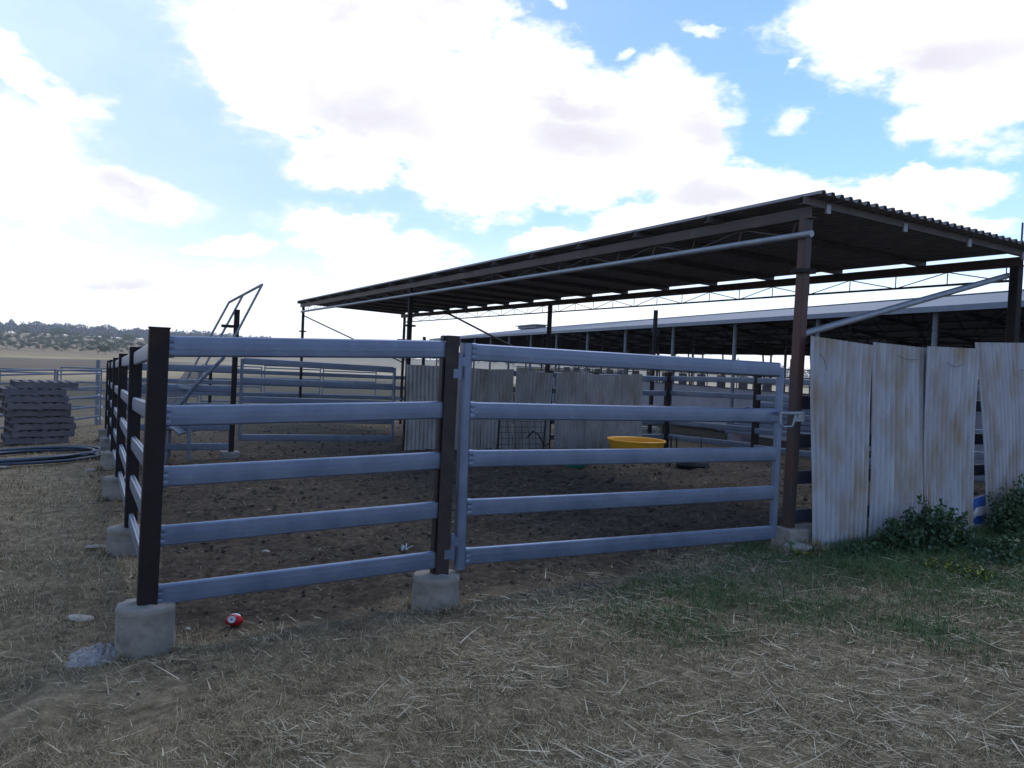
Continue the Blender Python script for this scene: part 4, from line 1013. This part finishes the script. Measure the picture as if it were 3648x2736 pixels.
def scatter(n_, dmin_, dmax_, g, az0=-.70, az1=.72, pw=1.0):
    d = np.exp(g.uniform(math.log(dmin_), math.log(dmax_), n_)); a0_ = g.uniform(az0, az1, n_)
    return np.sin(a0_)*d, np.cos(a0_)*d, d
g = np.random.default_rng(5)
x, y, d = scatter(420000, 2.5, 26, g)
s = soilmask(x, y); gr = greenmask(x, y); patch = .6*fbm(x*1.4, y*1.4, 4, 51)+.4*fbm(x*5, y*5, 3, 53)
keep = (g.uniform(0, 1, len(x)) < (1-s)*np.clip(.10+1.4*sm(.36, .60, patch), 0, 1)*(1-.75*gr)+.012)
x, y, d, patch = x[keep], y[keep], d[keep], patch[keep]; tx, ty = [], []
for (fx_, fy_, fr_) in [(b0.x, b0.y, .16), (gb.x-.02, gb.y, .16), (Y(-.25, -.08).x-.06, Y(-.25, -.08).y, .14)]+[(Y(lu[k], VP0).x-.02, Y(lu[k], VP0).y, .165) for k in range(1, 6)]:
    ta = g.uniform(0, 6.28, 1500); tr_ = fr_+np.abs(g.normal(0, .035, 1500))+.0; kk = fbm(np.cos(ta)*2+fx_*3, np.sin(ta)*2+fy_*3, 2, 90) > .47
    tx.append(fx_+np.cos(ta[kk])*tr_[kk]); ty.append(fy_+np.sin(ta[kk])*tr_[kk])
tx = np.concatenate(tx); ty = np.concatenate(ty); ntuft = len(tx)
x = np.concatenate([x, tx]); y = np.concatenate([y, ty]); d = np.concatenate([d, np.sqrt(tx**2+ty**2)]); patch = np.concatenate([patch, np.full(ntuft, .55)])
n_ = len(x)
sc_ = np.clip(d/5, .8, 2.6)
P = np.stack([x, y, height(x, y)-.004], -1)
cl_ = fbm(x*6, y*6, 2, 52)
Lg = g.uniform(.02, .062, n_)*(.7+.7*cl_)*np.clip(sc_, 1, 1.4)*np.where(np.arange(n_) >= n_-ntuft, 1.5, 1); Wd = g.uniform(.0018, .0042, n_)*sc_
blades('dry_grass', P, Lg, Wd, g.uniform(.3, 1.45, n_), g.uniform(0, 6.28, n_)+3*cl_, g.uniform(.1, .8, n_), np.clip(.05+.55*patch+g.uniform(0, 1, n_)**3*.75+g.normal(0, .1, n_)-.12, 0, 1), 'drygrass', 'short dry tan grass covering the ground outside the yard', 'grass')
# straw lying on the ground
def strawfield(n_, seed, zone, l0, l1, w0, w1, name, label, t0, dmin_=2.5, dmax_=14):
    g = np.random.default_rng(seed); x, y, d = scatter(n_, dmin_, dmax_, g)
    k = g.uniform(0, 1, n_) < zone(x, y, d); x, y, d = x[k], y[k], d[k]; n_ = len(x)
    hz = height(x, y)
    P = np.stack([x, y, hz+g.uniform(.003, .028, n_)], -1); sc_ = np.clip(d/5, .8, 1.8)
    u, v = uv_of(x, y); main = -.5+.3*fbm(x, y, 2, 61)
    azb = np.where(g.uniform(0, 1, n_) < .55, main+g.normal(0, .45, n_)+math.pi*(g.uniform(0, 1, n_) < .5), g.uniform(0, 6.28, n_))
    Lg = g.uniform(0, 1, n_)**2*(l1-l0)+l0
    blades(name, P, Lg, g.uniform(w0, w1, n_)*sc_, g.normal(1.52, .14, n_), azb, g.normal(.0, .12, n_), np.clip(g.uniform(t0, 1, n_), 0, 1), 'straw', label, 'straw')
def zn(x, y, d):
    u, v = uv_of(x, y); s = soilmask(x, y)
    right = sm(-3.6, 1.2, x-.0*y+.5*(3.5-y))
    return np.clip((1-s)*(.10+.9*right)*(.35+1.1*sm(.4, .65, fbm(x*1.2, y*1.2, 3, 71)))*(1-sm(7, 11, d)*.8), 0, 1)
strawfield(60000, 21, zn, .015, .13, .002, .0052, 'loose_straw', 'loose pale straw stalks strewn over the grass in the foreground', .15)
strawfield(3200, 22, zn, .07, .24, .004, .0095, 'long_straw', 'longer broken stalks scattered on top of the straw', .35)
def zs(x, y, d): return soilmask(x, y)*.8*(.3+sm(.45, .6, fbm(x*2, y*2, 3, 72)))
strawfield(15000, 23, zs, .006, .035, .0015, .0035, 'straw_bits', 'short straw bits trodden into the yard soil', .05, 3.5, 22)
# clods on the yard soil
g = np.random.default_rng(33); x, y, d = scatter(16000, 3.6, 22, g); k = g.uniform(0, 1, len(x)) < soilmask(x, y); x, y, d = x[k], y[k], d[k]; n_ = len(x)
r0 = (g.uniform(0, 1, n_)**4*.020+.004)*np.clip(d/6, .8, 1.7)
oc = np.array([[1, 0, 0], [0, 1, 0], [-1, 0, 0], [0, -1, 0], [0, 0, .8], [0, 0, -.6]])
vs = (np.stack([x, y, height(x, y)+.3*r0], -1)[:, None, :]+oc[None]*r0[:, None, None]*g.uniform(.6, 1.3, (n_, 6, 1))).reshape(-1, 3)
ft = np.array([[0, 1, 4], [1, 2, 4], [2, 3, 4], [3, 0, 4], [1, 0, 5], [2, 1, 5], [3, 2, 5], [0, 3, 5]])
fs = ((np.arange(n_)*6)[:, None, None]+ft[None]).reshape(-1, 3)
M['clod'] = leafmat('soil_clod', [(.022, .018, .016), (.045, .037, .032), (.075, .062, .052), (.13, .11, .09)], .95, .0)
tag(npmesh('soil_clods', vs, fs, 3, 'clod', np.repeat(g.uniform(0, 1, n_)**1.6, 6), False), 'small dark clods covering the trampled yard soil', 'soil', kind='stuff')
# green grass
g = np.random.default_rng(9)
x, y, d = scatter(520000, 3.0, 11, g, .0, .75)
gr = greenmask(x, y); k = g.uniform(0, 1, len(x)) < gr*np.clip(.25+1.3*sm(.32, .58, fbm(x*2.1, y*2.1, 3, 81)), 0, 1); x, y, d = x[k], y[k], d[k]; n_ = len(x)
u, v = uv_of(x, y); tall = sm(-1.5, -.3, u)*sm(0, 1, v)
P = np.stack([x, y, height(x, y)-.004], -1)
blades('green_grass', P, g.uniform(.03, .08, n_)*(1+1.0*tall), g.uniform(.002, .0048, n_), g.uniform(.1, 1.3, n_), g.uniform(0, 6.28, n_), g.uniform(.1, .9, n_), np.clip(g.normal(.4, .22, n_), 0, 1), 'greengrass', 'dark green grass growing below the tall corrugated sheets', 'grass')
# leafy weeds
def weed(cx, cy, spr, h, nstem, label, seed, nl=30):
    r = random.Random(seed); g_ = gz(cx, cy); t_ = thing('weed_bush', label, 'weed', (cx, cy, g_), 'leafy weeds at the foot of the tall sheets')
    mm = MB(); pts = []
    for k in range(nstem):
        a0_ = r.uniform(0, 6.28); rr = math.sqrt(r.random()); bx, by = math.cos(a0_)*rr*spr[0]*.8, math.sin(a0_)*rr*spr[1]*.8
        hh = h*(1-.65*rr**2)*r.uniform(.6, 1.12); lx, ly = r.uniform(-.12, .12)+bx*.25, r.uniform(-.10, .05)+by*.2
        b3 = Vector((bx*V.x+by*-U.x*-1, bx*V.y+by*U.y, 0)); l3 = V3*lx+U3*ly
        p0 = Vector((cx, cy, 0))+b3; p0.z = gz(p0.x, p0.y)-.02; p1 = p0+l3*.4+Vector((0, 0, hh*.55)); p2 = p0+l3+Vector((0, 0, hh))
        mm.tube([p0, p1, p2], [.004, .003, .0015], 5)
        for j in range(nl):
            q = r.uniform(.12, 1)**.8; p = p0.lerp(p1, q*2) if q < .5 else p1.lerp(p2, q*2-1)
            w_ = .055*(1.25-q); pts.append((p.x+r.gauss(0, w_), p.y+r.gauss(0, w_), p.z+r.gauss(0, w_*.6)))
    obj('stems', mm, 'weed', t_); pts = np.array(pts)
    zz = (pts[:, 2]-g_)/h
    q, f, tn = leafcloud(len(pts), lambda n_, gg: pts, .019, seed, 1.2, lambda P_, gg: np.clip(.18+.25*gg.uniform(0, 1, len(P_))+.35*vnoise(P_[:, 0]*9, P_[:, 2]*9, 5)**1.5+(gg.uniform(0, 1, len(P_)) > .985)*.5, 0, 1))
    cr = npmesh('leaves', q-np.tile(np.array([cx, cy, g_]), (len(q), 1)), f, 4, 'weed', tn, False); cr.parent = t_
p = Y(-.50, 1.10); weed(p.x, p.y, (.56, .24), .46, 150, 'broad low leafy weed bush in front of the second and third tall sheets', 3)
p = Y(-.40, 2.74); weed(p.x, p.y, (.46, .26), .64, 140, 'taller leafy weed bush at the right edge in front of the slanting sheet', 4)
p = Y(-.42, .45); weed(p.x, p.y, (.40, .12), .10, 50, 'low straggling weed at the foot of the leftmost tall sheets', 6, 16)
p = Y(-.95, 1.75); weed(p.x, p.y, (.85, .28), .24, 170, 'low weed patch in the grass before the leafy bushes', 8, 18)

M['yellowweed'] = leafmat('yellow_green_leaf', [(.02, .05, .02), (.05, .10, .03), (.16, .19, .03), (.34, .33, .05)], .5)
def weed_y(px, py, dep, seed, lab):
    c = see(px, py, dep); g_ = gz(c.x, c.y); r = random.Random(seed); pts = []
    t_ = thing('small_weed', lab, 'weed', (c.x, c.y, g_), 'small yellowing weeds in the straw'); mm = MB()
    for k in range(26):
        a0_ = r.uniform(0, 6.28); ln = r.uniform(.05, .16); p0 = Vector((c.x+r.gauss(0, .05), c.y+r.gauss(0, .04), g_)); p1 = p0+Vector((math.cos(a0_)*ln*.8, math.sin(a0_)*ln*.6, ln*r.uniform(.3, .8)))
        mm.tube([p0, p1], [.003, .0015], 4)
        for j in range(12): q = p0.lerp(p1, r.uniform(.3, 1.05)); pts.append((q.x+r.gauss(0, .012)-c.x, q.y+r.gauss(0, .012)-c.y, q.z+r.gauss(0, .008)-g_))
    obj('stems', mm, 'weed', t_); pts = np.array(pts)
    q, f, tn = leafcloud(len(pts), lambda n_, gg: pts, .015, seed, 1.3)
    cr = npmesh('leaves', q, f, 4, 'yellowweed', tn, False); cr.parent = t_
weed_y(3340, 2065, 5.9, 1, 'yellowing weed in the straw straight below the gap holding the blue bag')
weed_y(3440, 2100, 5.7, 2, 'yellowing weed nearer the right edge and lower in the straw')
weed_y(2860, 1945, 6.25, 3, 'small yellow green weed at the foot of the leftmost tall sheet')

# ------------------------------------------------------------------ haze
hm = bpy.data.materials.new('pale_haze'); hm.use_nodes = True; t = hm.node_tree
for q in list(t.nodes):
    if q.type != 'OUTPUT_MATERIAL': t.nodes.remove(q)
pv = t.nodes.new('ShaderNodeVolumePrincipled'); pv.inputs['Color'].default_value = (.90, .88, .92, 1); pv.inputs['Density'].default_value = .0004
t.links.new(pv.outputs[0], t.nodes['Material Output'].inputs['Volume'])
mm = MB(); mm.box((0, 0, 12), (2300, 2300, 52)); tag(obj('haze', mm, hm, None, 0), 'thin pale air between the yard and the far hills', None, kind='stuff')
